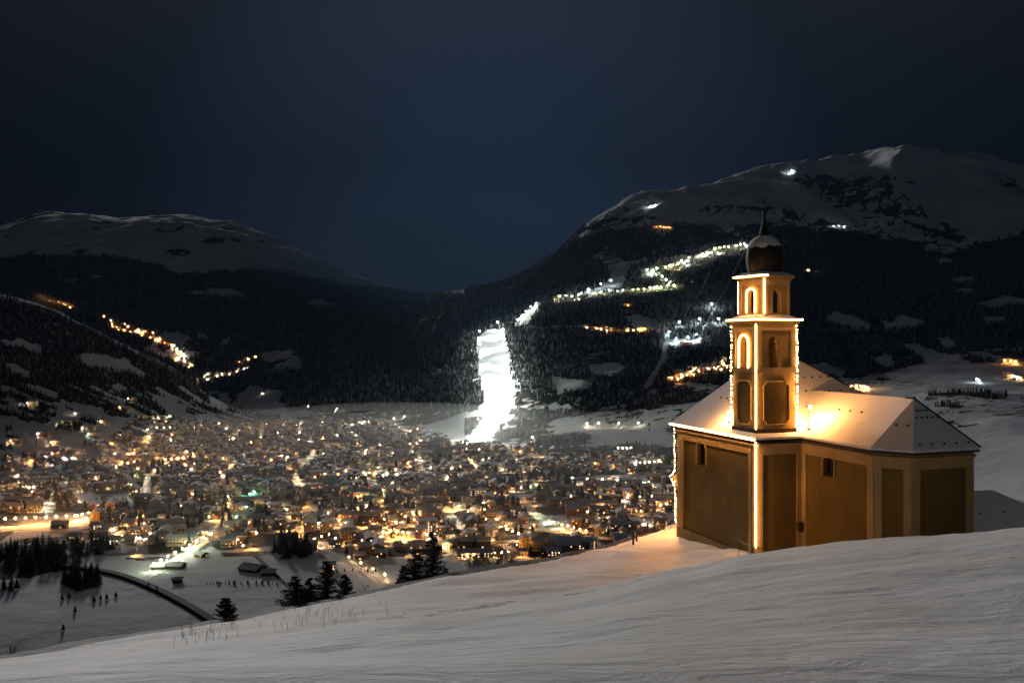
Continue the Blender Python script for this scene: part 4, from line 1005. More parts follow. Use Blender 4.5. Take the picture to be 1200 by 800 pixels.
# --- roads
road_wet = plain('wet_salted_asphalt', (.05, .045, .04), .6, .3, .2, .1); road_snow = plain('packed_road_snow', (.46, .44, .42), .8, .15, .2, .2); bank_m = plain('dark_stone_bank', (.03, .028, .026), .9, .3, .3, .4)
def ribbon(name, pts, wdt, mat, label, lift=.25, n=40, wall=0.0):
    P3 = []
    ws = [pix(a, b_)[:2] for a, b_ in pts]
    for (x0, y0), (x1, y1) in zip(ws[:-1], ws[1:]):
        k = max(2, int(math.hypot(x1 - x0, y1 - y0) / 12))
        for i_ in range(k): P3.append((x0 + (x1 - x0) * i_ / k, y0 + (y1 - y0) * i_ / k))
    P3.append(ws[-1]); P3 = np.array(P3)
    for _ in range(6): P3[1:-1] = (P3[:-2] + P3[2:] + 2 * P3[1:-1]) / 4
    T = np.gradient(P3, axis=0); T /= np.linalg.norm(T, axis=1)[:, None]; Nn = np.stack([-T[:, 1], T[:, 0]], 1)
    mb = MB(); k = len(P3)
    for i_ in range(k):
        z = ground(P3[i_, 0], P3[i_, 1]) + lift
        for s_ in (-1, 1):
            q = P3[i_] + Nn[i_] * s_ * wdt / 2; zz = max(z, ground(q[0], q[1]) + lift); mb.v.append((q[0], q[1], zz + (wall if wall else 0)))
        for s_ in (-1, 1):
            q = P3[i_] + Nn[i_] * s_ * (wdt / 2 + .6 + wall); mb.v.append((q[0], q[1], z - lift - 1.2))
    for i_ in range(k - 1):
        a = 4 * i_; b2 = a + 4
        mb.f += [(a, b2, b2 + 1, a + 1), (a + 2, b2 + 2, b2, a), (a + 1, b2 + 1, b2 + 3, a + 3)]; mb.m += [0, 0, 0]
    tag(mb.build(name, mat), label, kind='structure'); return P3
ribbon('avenue_road', [(150, 690), (180, 672), (215, 650), (270, 618), (290, 600), (310, 575)], 8, road_snow, 'lamp-lined avenue into town')
ribbon('lane_road', [(380, 640), (400, 655), (430, 672), (480, 702)], 8, road_snow, 'pale lamp-lit lane through the field')
ribbon('main_road', [(-60, 627), (0, 620), (50, 616), (112, 614)], 34, road_snow, 'wide road lit orange by sodium lamps')
ribbon('river_bank', [(70, 664), (110, 667), (150, 677), (190, 694), (225, 713), (262, 738)], 7, bank_m, 'dark stone embankment curving across the snow field', .5, wall=2.2)
ribbon('field_track', [(300, 652), (318, 668), (335, 685), (352, 700)], 4, bank_m, 'dark track crossing the field', .3)
ribbon('upper_lane', [(345, 508), (400, 500), (440, 494), (480, 490)], 16, road_snow, 'wide lit lane above the upper town')
# hedges in the field
leaf_dark = plain('dark_evergreen', (.022, .028, .018), .85, .4, 3, 0, 0, .1)
twig_m = plain('bare_twigs', (.045, .032, .022), .9, .3, 3, 0, 0, .1)
bark_m = plain('dark_bark', (.05, .036, .026), .95, .3, 3, .2)

# --- lamp posts: avenue, lane, main road, streets
def lamp_row(p, q, n, kind, h, r, inset=0):
    for k in range(n):
        t = (k + .5) / n; x, Y, z = pix(p[0] + (q[0] - p[0]) * t, p[1] + (q[1] - p[1]) * t); LAMPS.append((x, Y, kind, h, r))
lamp_row((176, 672), (268, 622), 11, 'street', 9, .75); lamp_row((268, 622), (292, 598), 4, 'green', 9, .5)
lamp_row((402, 656), (458, 684), 4, 'warm', 7, .4); lamp_row((258, 612), (288, 650), 5, 'warm', 7, .5)
lamp_row((-12, 618), (96, 613), 9, 'orange', 11, .9); lamp_row((84, 612), (108, 606), 3, 'strong', 8, .6)
lamp_row((132, 548), (226, 540), 13, 'orange', 8, .75); lamp_row((135, 538), (160, 534), 4, 'orange', 7, .6)
lamp_row((345, 510), (480, 490), 11, 'white', 7, .8); lamp_row((395, 520), (410, 520), 3, 'orange', 6, .7)
lamp_row((470, 612), (520, 606), 5, 'strong', 8, .55); lamp_row((455, 628), (482, 632), 4, 'orange', 8, .55)
lamp_row((543, 655), (600, 650), 7, 'warm', 4, .5); lamp_row((590, 625), (640, 645), 7, 'strong', 8, .5); lamp_row((655, 620), (690, 630), 5, 'orange', 8, .5)
lamp_row((742, 552), (775, 548), 6, 'white', 14, 1.0); lamp_row((722, 530), (742, 530), 4, 'white', 10, .7)
lamp_row((662, 566), (750, 570), 5, 'white', 10, .7); lamp_row((450, 560), (500, 562), 8, 'white', 7, .7)
lamp_row((395, 555), (450, 560), 8, 'warm', 7, .6); lamp_row((300, 530), (340, 540), 6, 'strong', 7, .6); lamp_row((10, 580), (42, 574), 6, 'strong', 6, .7)
lamp_row((130, 625), (134, 623), 2, 'strong', 4, .5); lamp_row((154, 634), (166, 634), 3, 'strong', 4, .5); lamp_row((180, 505), (250, 500), 9, 'green', 7, .5)
lamp_row((170, 492), (178, 530), 4, 'green', 7, .5); lamp_row((215, 530), (262, 560), 6, 'strong', 7, .55); lamp_row((250, 578), (275, 590), 5, 'strong', 7, .5)
lamp_row((420, 640), (470, 620), 6, 'sodium', 6, .5); lamp_row((355, 640), (390, 630), 4, 'warm', 6, .45); lamp_row((700, 590), (785, 585), 6, 'warm', 7, .5)
lamp_row((764, 600), (785, 596), 3, 'strong', 8, .5); lamp_row((690, 545), (700, 548), 2, 'orange', 8, .6)
for a in ((77, 545, 'pinkwhite', 12, 1.1), (298, 585, 'emerald', 12, .9), (293, 586, 'emerald', 10, .7), (282, 607, 'strong', 8, .6), (20, 562, 'white', 7, .7), (6, 552, 'warm', 7, .7), (307, 462, 'white', 7, 1.2), (361, 478, 'white', 7, 1.0),
          (393, 484, 'white', 7, .9), (395, 481, 'white', 7, .9), (548, 517, 'piste', 12, .8), (624, 518, 'white', 12, 1.2), (688, 500, 'white', 8, 1.0), (560, 494, 'warm', 8, .8)):
    x, Y, z = pix(a[0], a[1]); LAMPS.append((x, Y, a[2], a[3], a[4]))
a0_ = radians(14)
def street_point(u, v):
    x, Y = u * cos(a0_) - v * sin(a0_), u * sin(a0_) + v * cos(a0_)
    for _ in range(4):
        uu = u - 60 * float(fbm(np.array(x / 400), np.array(Y / 400), 2, 301)); vv = v - 60 * float(fbm(np.array(x / 400), np.array(Y / 400), 2, 311))
        x, Y = uu * cos(a0_) - vv * sin(a0_), uu * sin(a0_) + vv * cos(a0_)
    return x, Y
SL = []
for i_ in range(-16, 12):
    for v_ in np.arange(700, 3200, 36): SL.append((i_ * 124, v_))
for j_ in range(7, 31):
    for u_ in np.arange(-1900, 1400, 40): SL.append((u_, j_ * 104))
for u_, v_ in SL:
    x, Y = street_point(u_ + rr.uniform(-3, 3), v_ + rr.uniform(-6, 6))
    if Y < 900 or Y > 2900: continue
    px, py = proj(x, Y, ground(x, Y))
    if not inpoly(px, py, TOWN) or (Y > 1400 and ground(x, Y) > -150): continue
    dk = float(vnoise(np.array(x / 170.), np.array(Y / 170.), 91))
    if rr.random() > (.30 if dk < .42 else .9): continue
    if px < 112 and py > 600 or py > 655: continue
    zone = float(vnoise(np.array(x / 240.), np.array(Y / 240.), 93))
    k = 'sodium' if zone > .60 or (px > 430 and py > 585 and zone > .35) else 'warm' if zone > .38 else rr.choice(['white', 'green', 'warm'])
    LAMPS.append((x, Y, k, 8, rr.uniform(.5, .8), True))
hs = [c for c in cand]
for c in hs:
    pr = .40 if c[3] > 130 else .22
    # darker quarters where trees stand close
    if float(vnoise(np.array(c[0] / 170.), np.array(c[1] / 170.), 91)) < .45: pr *= .25
    if rr.random() < pr:
        k = rr.choice(['warm', 'warm', 'warm', 'white', 'sodium', 'white', 'green', 'warm']) if c[3] > 330 else rr.choice(['warm', 'white', 'sodium', 'green', 'green', 'sodium'])
        if c[3] > 430 and c[4] > 585: k = rr.choice(['sodium', 'strong', 'sodium', 'warm', 'strong'])
        a_ = rr.uniform(0, 2 * pi); LAMPS.append((c[0] + 11 * cos(a_), c[1] - 11 - 3 * rr.random(), k, 6, rr.uniform(.34, .62)))

for a, b_ in ((44, 512), (70, 498), (96, 505), (118, 497), (140, 480), (150, 470), (32, 476), (88, 488), (12, 520), (60, 522), (104, 512)):
    x, Y, z = pix(a, b_); LAMPS.append((x, Y, rr.choice(['white', 'green', 'warm']), 7, .5)); VH0.append((x + 8, Y + 12))
# --- villages and lifts on the mountains
def trail(pts, n, kinds, r, jit=3, h=8, houses=0, ymin=2000):
    tot = sum(math.hypot(b_[0] - a[0], b_[1] - a[1]) for a, b_ in zip(pts[:-1], pts[1:]))
    for k in range(n):
        s_ = (k + .5) / n * tot
        for a, b_ in zip(pts[:-1], pts[1:]):
            l = math.hypot(b_[0] - a[0], b_[1] - a[1])
            if s_ <= l: break
            s_ -= l
        t = min(1, s_ / l); x, Y, z = pix(a[0] + (b_[0] - a[0]) * t + rr.gauss(0, jit), a[1] + (b_[1] - a[1]) * t + rr.gauss(0, jit * .45), ymin)
        LAMPS.append((x, Y, rr.choice(kinds), h, r * rr.uniform(.7, 1.2)))
        if rr.random() < houses: VH.append((x + rr.uniform(-14, 14), Y + rr.uniform(6, 20)))
VH = list(VH0)
trail([(40, 348), (58, 353), (86, 362)], 6, ['orange', 'strong'], .9, 1.2, houses=.8, ymin=3000)
trail([(122, 373), (140, 383), (175, 392), (200, 406), (214, 424), (226, 431)], 40, ['orange', 'orange', 'strong'], 1.15, 2.8, houses=.6, ymin=3000)
trail([(135, 386), (160, 392), (186, 400)], 14, ['orange'], 1.0, 2.0, houses=.6, ymin=3000)
trail([(204, 404), (216, 424), (226, 431)], 8, ['white', 'cool'], 1.0, 1.5, ymin=3000)
trail([(229, 450), (250, 443), (262, 438), (276, 436), (290, 434)], 20, ['strong', 'white', 'strong'], 1.05, 3.4, houses=.6, ymin=3000)
trail([(280, 426), (290, 422), (302, 420)], 8, ['orange'], 1.1, 1.0, houses=.5, ymin=3000)
trail([(688, 386), (712, 389), (735, 390), (757, 388)], 24, ['orange', 'orange', 'strong'], 1.0, 1.2, houses=.6)
trail([(672, 354), (680, 353)], 3, ['orange'], .8, .8); trail([(722, 360), (738, 360)], 4, ['orange', 'strong'], .8, .8, houses=.5)
trail([(790, 446), (812, 438), (835, 432), (862, 430)], 40, ['strong', 'warm', 'orange'], .8, 4.5, houses=.7)
trail([(988, 456), (1000, 455), (1018, 457)], 9, ['strong', 'orange'], .7, 1.5, houses=.6)
trail([(1176, 425), (1192, 427)], 3, ['orange', 'strong'], .7, .6, houses=.6); trail([(1178, 443), (1196, 446)], 6, ['strong'], .7, .8, houses=.8); trail([(1143, 447), (1149, 449)], 2, ['cool'], .7, .4)
trail([(946, 319), (958, 320)], 4, ['orange', 'strong'], .9, .8, houses=.7); trail([(975, 266), (992, 267)], 3, ['cool'], 1.6, .5)
trail([(760, 243), (770, 242)], 2, ['cool'], 1.9, .4); trail([(768, 267), (786, 268)], 5, ['orange', 'white'], 1.1, .5, houses=.3)
trail([(1164, 590), (1190, 600)], 2, ['white'], .3, 1, ymin=700)
x, Y, z = pix(928, 202, 3000); LAMPS.append((x, Y, 'cool', 14, 2.6))
# upper floodlit run
trail([(650, 354), (672, 351), (700, 348), (728, 345), (752, 343)], 12, ['lime', 'cool'], 1.0, 1.8, 20); trail([(752, 343), (775, 341), (786, 338)], 6, ['lime'], 1.1, 1.8, 22); trail([(788, 338), (776, 330), (764, 324), (757, 320)], 6, ['lime', 'street'], 1.2, 1.0, 24)
trail([(764, 324), (790, 315), (810, 308), (835, 299), (850, 295), (874, 292)], 20, ['lime', 'lime', 'lime', 'strong', 'piste'], 1.2, 1.6, 24)
for a in ((690, 346, 'cool', 30, 1.4), (704, 340, 'cool', 30, 1.4), (716, 336, 'cool', 30, 1.3), (678, 352, 'cool', 26, 1.3), (834, 366, 'cool', 34, 2.0), (820, 384, 'cool', 34, 2.2), (796, 388, 'cool', 34, 1.9), (842, 384, 'cool', 34, 2.0), (764, 323, 'piste', 16, 1.6), (826, 303, 'piste', 14, 1.2), (874, 292, 'piste', 18, 2.0), (790, 338, 'lime', 14, 1.5), (792, 403, 'cool', 20, 1.5), (806, 402, 'cool', 20, 2.0), (816, 398, 'cool', 20, 1.6), (842, 300, 'piste', 14, 1.2), (801, 312, 'lime', 14, 1.3), (784, 393, 'cool', 14, 1.2)):  # tall cool masts on the fan and lift forest are added to light them
    x, Y, z = pix(a[0], a[1], 2000); LAMPS.append((x, Y, a[2], a[3], a[4]))
lamp_row((604, 381), (630, 357), 5, 'piste', 16, .9); lamp_row((760, 500), (690, 500), 3, 'white', 10, .8)

# --- floodlight masts of the ski run
RUN = [(582, 387), (588, 396), (590, 408), (593, 420), (596, 434), (600, 448), (601, 460), (598, 476), (590, 490), (580, 504), (568, 513), (556, 520)]
MAST = {}
def mast(px, py, label, side=-1):
    x, Y, z = pix(px, py, 1800); z = ground(x, Y)
    if not MAST:
        MAST['pole'] = MB().tube([(0, 0, -2), (0, 0, 31.5)], .4, 5).mesh('pole', [mast_m])
        MAST['head'] = MB().box(-1.9, 1.9, -.4, .4, 31.6, 33.6).mesh('lamp_head', [lm_m['piste']])
    t = tag(empty('floodlight_mast', (x, Y, z), .4), label, 'floodlight mast', 'floodlight masts along the ski run')
    obj('pole', MAST['pole'], t); obj('lamp_head', MAST['head'], t)
wh = ['at the very top', 'just under the top', 'on the upper bend', 'on the upper straight', 'above the middle', 'at the middle', 'at the widest bulge', 'below the bulge', 'on the lower bend', 'on the lower straight', 'near the foot', 'at the foot']
for k, (a, b_) in enumerate(RUN):
    mast(a + 1, b_, f'floodlight mast {wh[k]} of the dazzling ski run, town-facing edge')
RUN2 = [(562, 398), (562, 414), (563, 430), (566, 446), (570, 462), (572, 477), (568, 490)]
wh2 = ['high up', 'below the top lip', 'above the tree spur', 'beside the tree spur', 'below the tree spur', 'halfway down the lower pitch', 'where the run bends', 'above the finish', 'at the finish']
for k, (a, b_) in enumerate(RUN2): mast(a, b_, f'floodlight mast {wh2[k]} on the forest side of the ski run')

# --- place the lamps
LAMPS = [l for l in LAMPS if seen(*proj(l[0], l[1], ground(l[0], l[1]) + l[3]))]
LAMPS.sort(key=lambda l: -(l[4] / l[1]) * (.3 if len(l) > 5 else 1))
sV, sF, sM = [], [], []; off = 0; lkinds = list(lm_m)
for n, (x, Y, kind, h, r, *hd) in enumerate(LAMPS):
    z = ground(x, Y); px, py = proj(x, Y, z)
    r = max(.3, round(r, 1)); me_ = lamp_mesh(kind, h, r, bool(hd))
    if n < 285:
        hs_ = 'hooded ' if hd else 'tall ' if h >= 12 else ('low ' if h <= 4 else ''); big = 'big ' if r >= 1 else ''
        if py < 470: pl = ('in the string of far villages across the dark valley' if px < 320 else 'in the hamlet on the bench above the ski run' if 680 < px < 760 and py > 375 else 'along the upper floodlit run' if 640 < px < 880 and py < 356 else 'at the cable car base below the steep cut' if 780 < px < 820 and py < 412
                   else 'in the bright village behind the church roof' if 785 < px < 870 and py > 420 else 'in the hamlet seen over the choir roof' if 980 < px < 1025 and py > 440 else 'by the lone farms on the snowy slope' if px > 1100 else 'high on the bare mountain' if py < 300 else 'at the short lit stretch above the ski run')
        else: pl = place_name(px, py)
        nm = 'street_lamp' if h < 12 else 'floodlight_mast'
        tag(obj(nm, me_, None, (x, Y, z)), f'{big}{hs_}{KIND_TXT[kind]} lamp {pl}', 'street lamp' if h < 12 else 'floodlight', f'{KIND_TXT[kind]} lamps {pl}')
    else:
        me_v = np.empty(len(me_.vertices) * 3, np.float32); me_.vertices.foreach_get('co', me_v); P = me_v.reshape(-1, 3) + np.array([x, Y, z], np.float32)
        me_.calc_loop_triangles()
        tf = np.array([t.vertices[:] for t in me_.loop_triangles]); tm = np.array([t.material_index for t in me_.loop_triangles])
        sV.append(P); sF.append(tf + off); off += len(P); sM.append(np.where(tm == 0, 0, 1 + lkinds.index(kind)))
if sV:
    me = mesh_np('distant_street_lamps', np.concatenate(sV), np.concatenate(sF), [mast_m] + [lm_m[k] for k in lkinds], np.concatenate(sM))
    tag(obj('distant_street_lamps', me), 'street lamps scattered through the far streets of the town', kind='stuff')
# village houses on the slopes
VH.sort(key=lambda a: a[1])
for n, (x, Y) in enumerate(VH):
    v = VAR[rr.randrange(30)]; z = ground(x, Y); px, py = proj(x, Y, z)
    if not seen(px, py): continue
    pl = ('on the wooded slope above town' if Y < 3000 and px < 330 else 'in the far villages strung across the dark valley' if px < 320 else 'on the bench above the ski run' if px < 770 else 'in the bright village behind the church roof' if px < 900 and py > 400 else 'on the slope past the tower' if px < 1100 else 'on the snowy slope beyond the outbuilding') if py > 300 else 'by the high lift station'
    tag(obj('chalet', var_mesh(v), None, (x, Y, z), orient(x, Y)), f"{SIZE[v['st']]} {v['wc']} chalet {pl}", 'chalet', f'chalets {pl}')
# cable car line and its base station
x0, Y0, z0 = pix(806, 403, 2000); x1, Y1, z1 = pix(874, 292, 3000)
st = custom(804, 404, 40, 22, 3, 5, 'grey', 'cable car base station in a bluish floodlight below the steep forest cut', 'lift_station', .7, True, cat='station')
cc = tag(empty('cable_car_line', (x0, Y0, z0)), 'straight lift line climbing the cut through the forest', 'cable car line')
pts = []
for k in range(9):
    t = k / 8; pts.append((( x1 - x0) * t, (Y1 - Y0) * t, ground(x0 + (x1 - x0) * t, Y0 + (Y1 - Y0) * t) - z0 + 20))
for s_ in (-3, 3): MB().tube([(a + s_, b_, c) for a, b_, c in pts], .15, 4).build('cable', mast_m, cc)
for a, b_, c in pts[1:-1]:
    MB().tube([(a, b_, c - 24), (a, b_, c)], .7, 5).box(a - 5, a + 5, b_ - .4, b_ + .4, c - .3, c + .3).build('pylon', mast_m, cc)

# ================================================================== TREES
def conifer_arrays(n_t, seed, tiers=2, sides=5):
    pass
def cone_forest(name, X, Y, Z, Hh, Rr_, tiers, sides, mats, mi, label):
    n = len(X); r_ = np.random.default_rng(9); Vs = []; Fs = []; off = 0
    yaw = r_.random(n) * 6.28
    for t in range(tiers):
        zb = Hh * (.08 + .86 * t / tiers); zt = Hh * (.5 + .5 * (t + 1) / tiers) if t < tiers - 1 else Hh; rad = Rr_ * (1 - .62 * t / tiers)
        k = np.arange(sides); ang_ = yaw[:, None] + k[None] * 6.283 / sides + t * .6
        rj = rad[:, None] * (.75 + .5 * r_.random((n, sides))); base = np.stack([X[:, None] + rj * np.cos(ang_), Y[:, None] + rj * np.sin(ang_), Z[:, None] + zb[:, None] + r_.random((n, sides)) * Hh[:, None] * .06], -1)
        apexs = np.stack([X, Y, Z + zt], -1)[:, None]
        v = np.concatenate([apexs, base], 1).reshape(-1, 3); b0 = off + np.arange(n)[:, None] * (sides + 1)
        f = np.stack([np.broadcast_to(b0, (n, sides)), b0 + 1 + k[None], b0 + 1 + (k[None] + 1) % sides], -1).reshape(-1, 3)
        Vs.append(v); Fs.append(f); off += len(v)
    M_ = np.tile(np.repeat(mi, sides), tiers)
    me = mesh_np(name, np.concatenate(Vs), np.concatenate(Fs), mats, M_)
    return tag(obj(name, me), label, kind='stuff')
forest_m = plain('forest_needles', (.032, .036, .030), .95, .5, .02, 0, 0, .05); frost_lit_m = plain('frost_lit_needles', (.24, .25, .25), .95, .3, .03, 0, 0, .05)
dpy = np.abs(np.gradient(GPYX, axis=0)); dpx = np.gradient(GX)[None, :]
wgt = ((cover < .15) | ((hill | R2) & (cover < .51)) | ((cover > .55) & (cover < .7) & (GYY > 2000) & R & ~low)) & vis & (~town) & (GYY > 1500) & (GPX > -30) & (GPX < 1230) & ~rock
wgt = wgt * np.where(hill, .8, 1) * np.minimum(dpy * dpx, 30) * (GYY / 3000)**1.3
wgt = wgt / wgt.sum(); cum = np.cumsum(wgt.ravel())
NT = 90000
pick = np.minimum(np.searchsorted(cum, RNG.random(NT)), cum.size - 2); jj, ii = np.divmod(pick, len(GX))
Yt = GYY[jj, ii] * (1 + (RNG.random(NT) - .5) * .008); pxt = GPX[jj, ii] + (RNG.random(NT) - .5) * 3; Xt = (pxt - 600) / 1000 * Yt; Zt = terr(Xt, Yt)
Ht = RNG.uniform(13, 25, NT) * np.where(Yt < 3000, .62, 1); Rt = Ht * RNG.uniform(.13, .20, NT)
pyt = 400 - Zt / Yt * 1000
frost_lit = ((RNG.random(NT) < .34) | (inpoly(pxt, pyt, [(755, 362), (800, 340), (862, 330), (862, 408), (775, 408)]) & (RNG.random(NT) < .8)) | ((seg_dist(pxt, pyt, [(650, 354), (752, 343), (790, 339), (764, 324), (830, 302), (876, 291)]) < 13) & (RNG.random(NT) < .7))).astype(np.int32)  # random frost, plus pale needles by the floodlights: lit look put into colour
cone_forest('mountain_forest', Xt, Yt, Zt - .5, Ht, Rt, 2, 5, [forest_m, frost_lit_m], frost_lit, 'dark conifer forest covering the mountain slopes')

# town trees
def tree_mesh(kind, seed):
    r = random.Random(seed); c = MB(); t = MB()
    if kind == 'fir':
        H_ = 15.0; t.tube([(0, 0, -.5), (0, 0, H_ * .85)], .28, 5, r1=.08)
        for k in range(9):
            z = 1.2 + k * (H_ - 2.2) / 9; R_ = 3.3 * (1 - k / 9.6)**.85
            n = 11
            for j in range(n):
                a = 2 * pi * (j + r.random() * .6) / n; q = R_ * r.uniform(.65, 1.15); dz = -q * .28 + r.uniform(-.2, .3)
                a1 = a - .30; a2 = a + .30
                c.add([(0, 0, z + 1.1), (q * .62 * cos(a1), q * .62 * sin(a1), z + dz * .3), (q * cos(a), q * sin(a), z + dz), (q * .62 * cos(a2), q * .62 * sin(a2), z + dz * .3)], [(0, 1, 2), (0, 2, 3), (1, 2, 3)])
        c.tube([(0, 0, H_ - 2.4), (0, 0, H_)], .35, 4, r1=.02)
    else:
        H_ = 11.0; t.tube([(0, 0, -.5), (.2, 0, 3), (0, .1, 6)], .3, 5, r1=.12)
        for j in range(7):
            a = r.uniform(0, 6.28); t.tube([(0, 0, 3 + r.random() * 2), (1.6 * cos(a), 1.6 * sin(a), 6), (2.6 * cos(a), 2.6 * sin(a), 8.5)], .12, 4, r1=.04)
        for j in range(190):
            a = r.uniform(0, 6.28); el = r.uniform(-.7, 1.5); q = r.random()**.45 * (3.2 + .8 * sin(3 * a)); p = Vector((q * cos(a) * cos(el), q * sin(a) * cos(el), 6.6 + q * sin(el) * 1.15))
            s_ = r.uniform(.35, .8); u1 = Vector([r.gauss(0, 1) for _ in range(3)]).normalized(); u2 = u1.orthogonal().normalized()
            c.add([p - u1 * s_, p + u2 * s_ * .6, p + u1 * s_], [(0, 1, 2)])
    return c, t
TV = []
for k in range(8):
    kd = 'fir' if k < 5 else 'broad'; c, t = tree_mesh(kd, 50 + k)
    j = MB(); j.add(t.v, t.f, 1); j.add(c.v, c.f, 0)
    TV.append((kd, c.mesh('crown', [leaf_dark if kd == 'fir' else twig_m]), t.mesh('trunk', [bark_m]), j.mesh('tree', [leaf_dark if kd == 'fir' else twig_m, bark_m])))
TREES = []
def clump(px, py, rx, ry, n, s0=.7, s1=1.25, fir=.9, where=None):
    for _ in range(n):
        a = rr.uniform(0, 6.28); q = sqrt(rr.random()); x, Y, z = pix(px + rx * q * cos(a), py + ry * q * sin(a)); TREES.append((x, Y, rr.uniform(s0, s1), rr.random() < fir, where))
clump(341, 646, 22, 9, 26, 1.1, 1.9, 1, 'in the big dark clump above the barn')
clump(25, 657, 80, 15, 95, .9, 1.5, .7, 'in the dark wood below the orange road'); clump(10, 690, 18, 3, 6, .7, 1.0, 1, 'in the small group below the dark wood')
clump(94, 682, 24, 10, 40, .8, 1.2, .7, 'on the dark knoll beside the embankment'); clump(112, 644, 20, 7, 22, .7, 1.2, 1, 'on the bank under the lit houses')
clump(66, 587, 14, 12, 12, 1, 1.4, 1, 'beside the dark snowy park'); clump(70, 640, 34, 4, 10, .6, .9, .8, 'below the orange-lit road')
clump(128, 598, 36, 9, 26, .8, 1.3, .9, 'on the near edge of the snowy park'); clump(160, 606, 30, 10, 18, .8, 1.3, 1, 'between the park and the lamp avenue')
clump(215, 606, 26, 14, 22, .9, 1.5, 1, 'between the park and the lamp avenue'); clump(262, 600, 9, 24, 12, 1, 1.5, 1, 'at the top of the lamp avenue'); clump(240, 545, 20, 8, 8)
clump(350, 590, 24, 8, 14, .9, 1.4, 1); clump(420, 600, 26, 10, 16, 1, 1.5, 1); clump(310, 610, 10, 18, 10, 1, 1.5, 1); clump(466, 595, 20, 8, 10, .9, 1.3)
clump(580, 595, 28, 6, 16, .9, 1.3); clump(530, 588, 14, 8, 8, 1, 1.4); clump(640, 570, 60, 7, 30, .9, 1.3, .6, 'in the dark belt of trees below the ski run'); clump(720, 585, 50, 10, 22, .9, 1.3, .6)
clump(185, 553, 16, 6, 8, 1.1, 1.5); clump(330, 555, 20, 7, 8, 1, 1.3); clump(645, 560, 50, 5, 22, .8, 1.2, .5, 'in the dark belt of trees below the ski run')
clump(150, 712, 4, 1, 0)
for a, b_ in ((73, 703), (81, 701), (88, 717), (174, 688), (184, 693), (110, 705), (118, 703), (125, 702), (136, 699), (74, 738)): x, Y, z = pix(a, b_); TREES.append((x, Y, .42, a > 100 and a < 140, 'alone in the open snow field'))
for k in range(24): x, Y, z = pix(241 + k * 4 + rr.uniform(-2, 2), 684 + rr.uniform(-.8, .8)); TREES.append((x, Y, rr.uniform(.12, .34), False, 'in the low hedge across the field'))
for k in range(6): x, Y, z = pix(395 + k * 9, 670 + rr.uniform(-1, 1)); TREES.append((x, Y, .3, False, 'in the garden hedge by the lone chalet'))
for c in cand:
    if rr.random() < .62: TREES.append((c[0] + rr.uniform(-14, 14), c[1] + rr.uniform(-14, -6), rr.uniform(.5, 1.15), rr.random() < .6, None))
TREES = [t for t in TREES if seen(*proj(t[0], t[1], ground(t[0], t[1]) + 8 * t[2])) and t[1] < 3000]
TREES.sort(key=lambda t: -t[2] / t[1])
fx = [[], [], [], [], []]
for n, (x, Y, s_, fir, where) in enumerate(TREES):
    z = ground(x, Y); px, py = proj(x, Y, z)
    if n < 285:
        kd, c, t, j = TV[rr.randrange(5) if fir else rr.randrange(5, 8)]; rz = rr.uniform(0, 6.28)
        if n < 110:
            o_ = empty('fir_tree' if fir else 'bare_tree', (x, Y, z), rz); obj('crown', c, o_); obj('trunk', t, o_)
        else: o_ = obj('fir_tree' if fir else 'bare_tree', j, None, (x, Y, z), rz)
        kx = 2.4 if s_ < .45 else 1.55; o_.scale = (s_ * kx, s_ * kx, s_)
        sz = 'very tall' if s_ > 1.35 else 'tall' if s_ > 1.05 else 'medium' if s_ > .7 else 'small'
        wt = where or place_name(px, py)
        tag(o_, f"{sz} dark {'fir' if fir else 'leafless tree'} {wt}", 'tree', f"{'firs' if fir else 'bare trees'} {wt}")
    else:
        for q, val in zip(fx, (x, Y, z, 14 * s_, 4.4 * s_)): q.append(val)
if fx[0]:
    A_ = [np.array(q) for q in fx]
    cone_forest('distant_town_trees', A_[0], A_[1], A_[2], A_[3], A_[4], 3, 7, [leaf_dark], np.zeros(len(A_[0]), np.int32), 'small trees between the far houses of the town')

# ---- near vegetation on the lip of the hill
def near_fir(H_, R_, seed):
    r = random.Random(seed); c = MB(); t = MB(); t.tube([(0, 0, -1.5), (.05, 0, H_ * .5), (0, 0, H_)], .09, 6, r1=.015)
    z = .25
    while z < H_ * .985:
        f = z / H_; L_ = R_ * (1 - f)**.8 * r.uniform(.75, 1.1) + .08
        for j in range(10 if f < .75 else 7):
            a = r.uniform(0, 6.28); l = L_ * r.uniform(.65, 1.15); d = Vector((cos(a), sin(a), 0)); sd_ = Vector((-sin(a), cos(a), 0))
            base = Vector((0, 0, z)); seg = 5
            t.tube([base, base + d * l * .5 + Vector((0, 0, .02)), base + d * l + Vector((0, 0, .10 * l))], .014, 3, r1=.004, cap=False)
            for k in range(seg * 2):
                u = (k + .5) / (seg * 2); p = base + d * l * u + Vector((0, 0, .10 * l * u * u - .06 * sin(pi * u)))
                w_ = (.26 * l * (1 - u * .75) + .05) * r.uniform(.6, 1.2)
                for s_ in (-1, 1):
                    tip = p + sd_ * s_ * w_ + d * w_ * .7 + Vector((0, 0, r.uniform(-.08, .07)))
                    c.add([p - d * .03, tip, p + d * (.045 + .03 * l)], [(0, 1, 2)])
                if r.random() < .5:
                    c.add([p, p + d * .1 + Vector((0, 0, -.14 * w_ * 4)), p + d * .06 + sd_ * .05], [(0, 1, 2)])
        z += .13 + .03 * H_ / 5
    return c, t
needle_m = plain('spruce_needles_near', (.018, .024, .014), .85, .4, 2.5, 0, 0, .1)
def put_near(kind, px, Y, drop, label, cat, group, maker, name):
    x = (px - 600) / 1000 * Y; z = nterr(x, Y) - drop; o_ = tag(empty(name, (x, Y, z), random.uniform(0, 6.28)), label, cat, group)
    c, t = maker
    c.build('crown', needle_m if kind == 'fir' else twig_m, o_); t.build('trunk', bark_m, o_); return o_
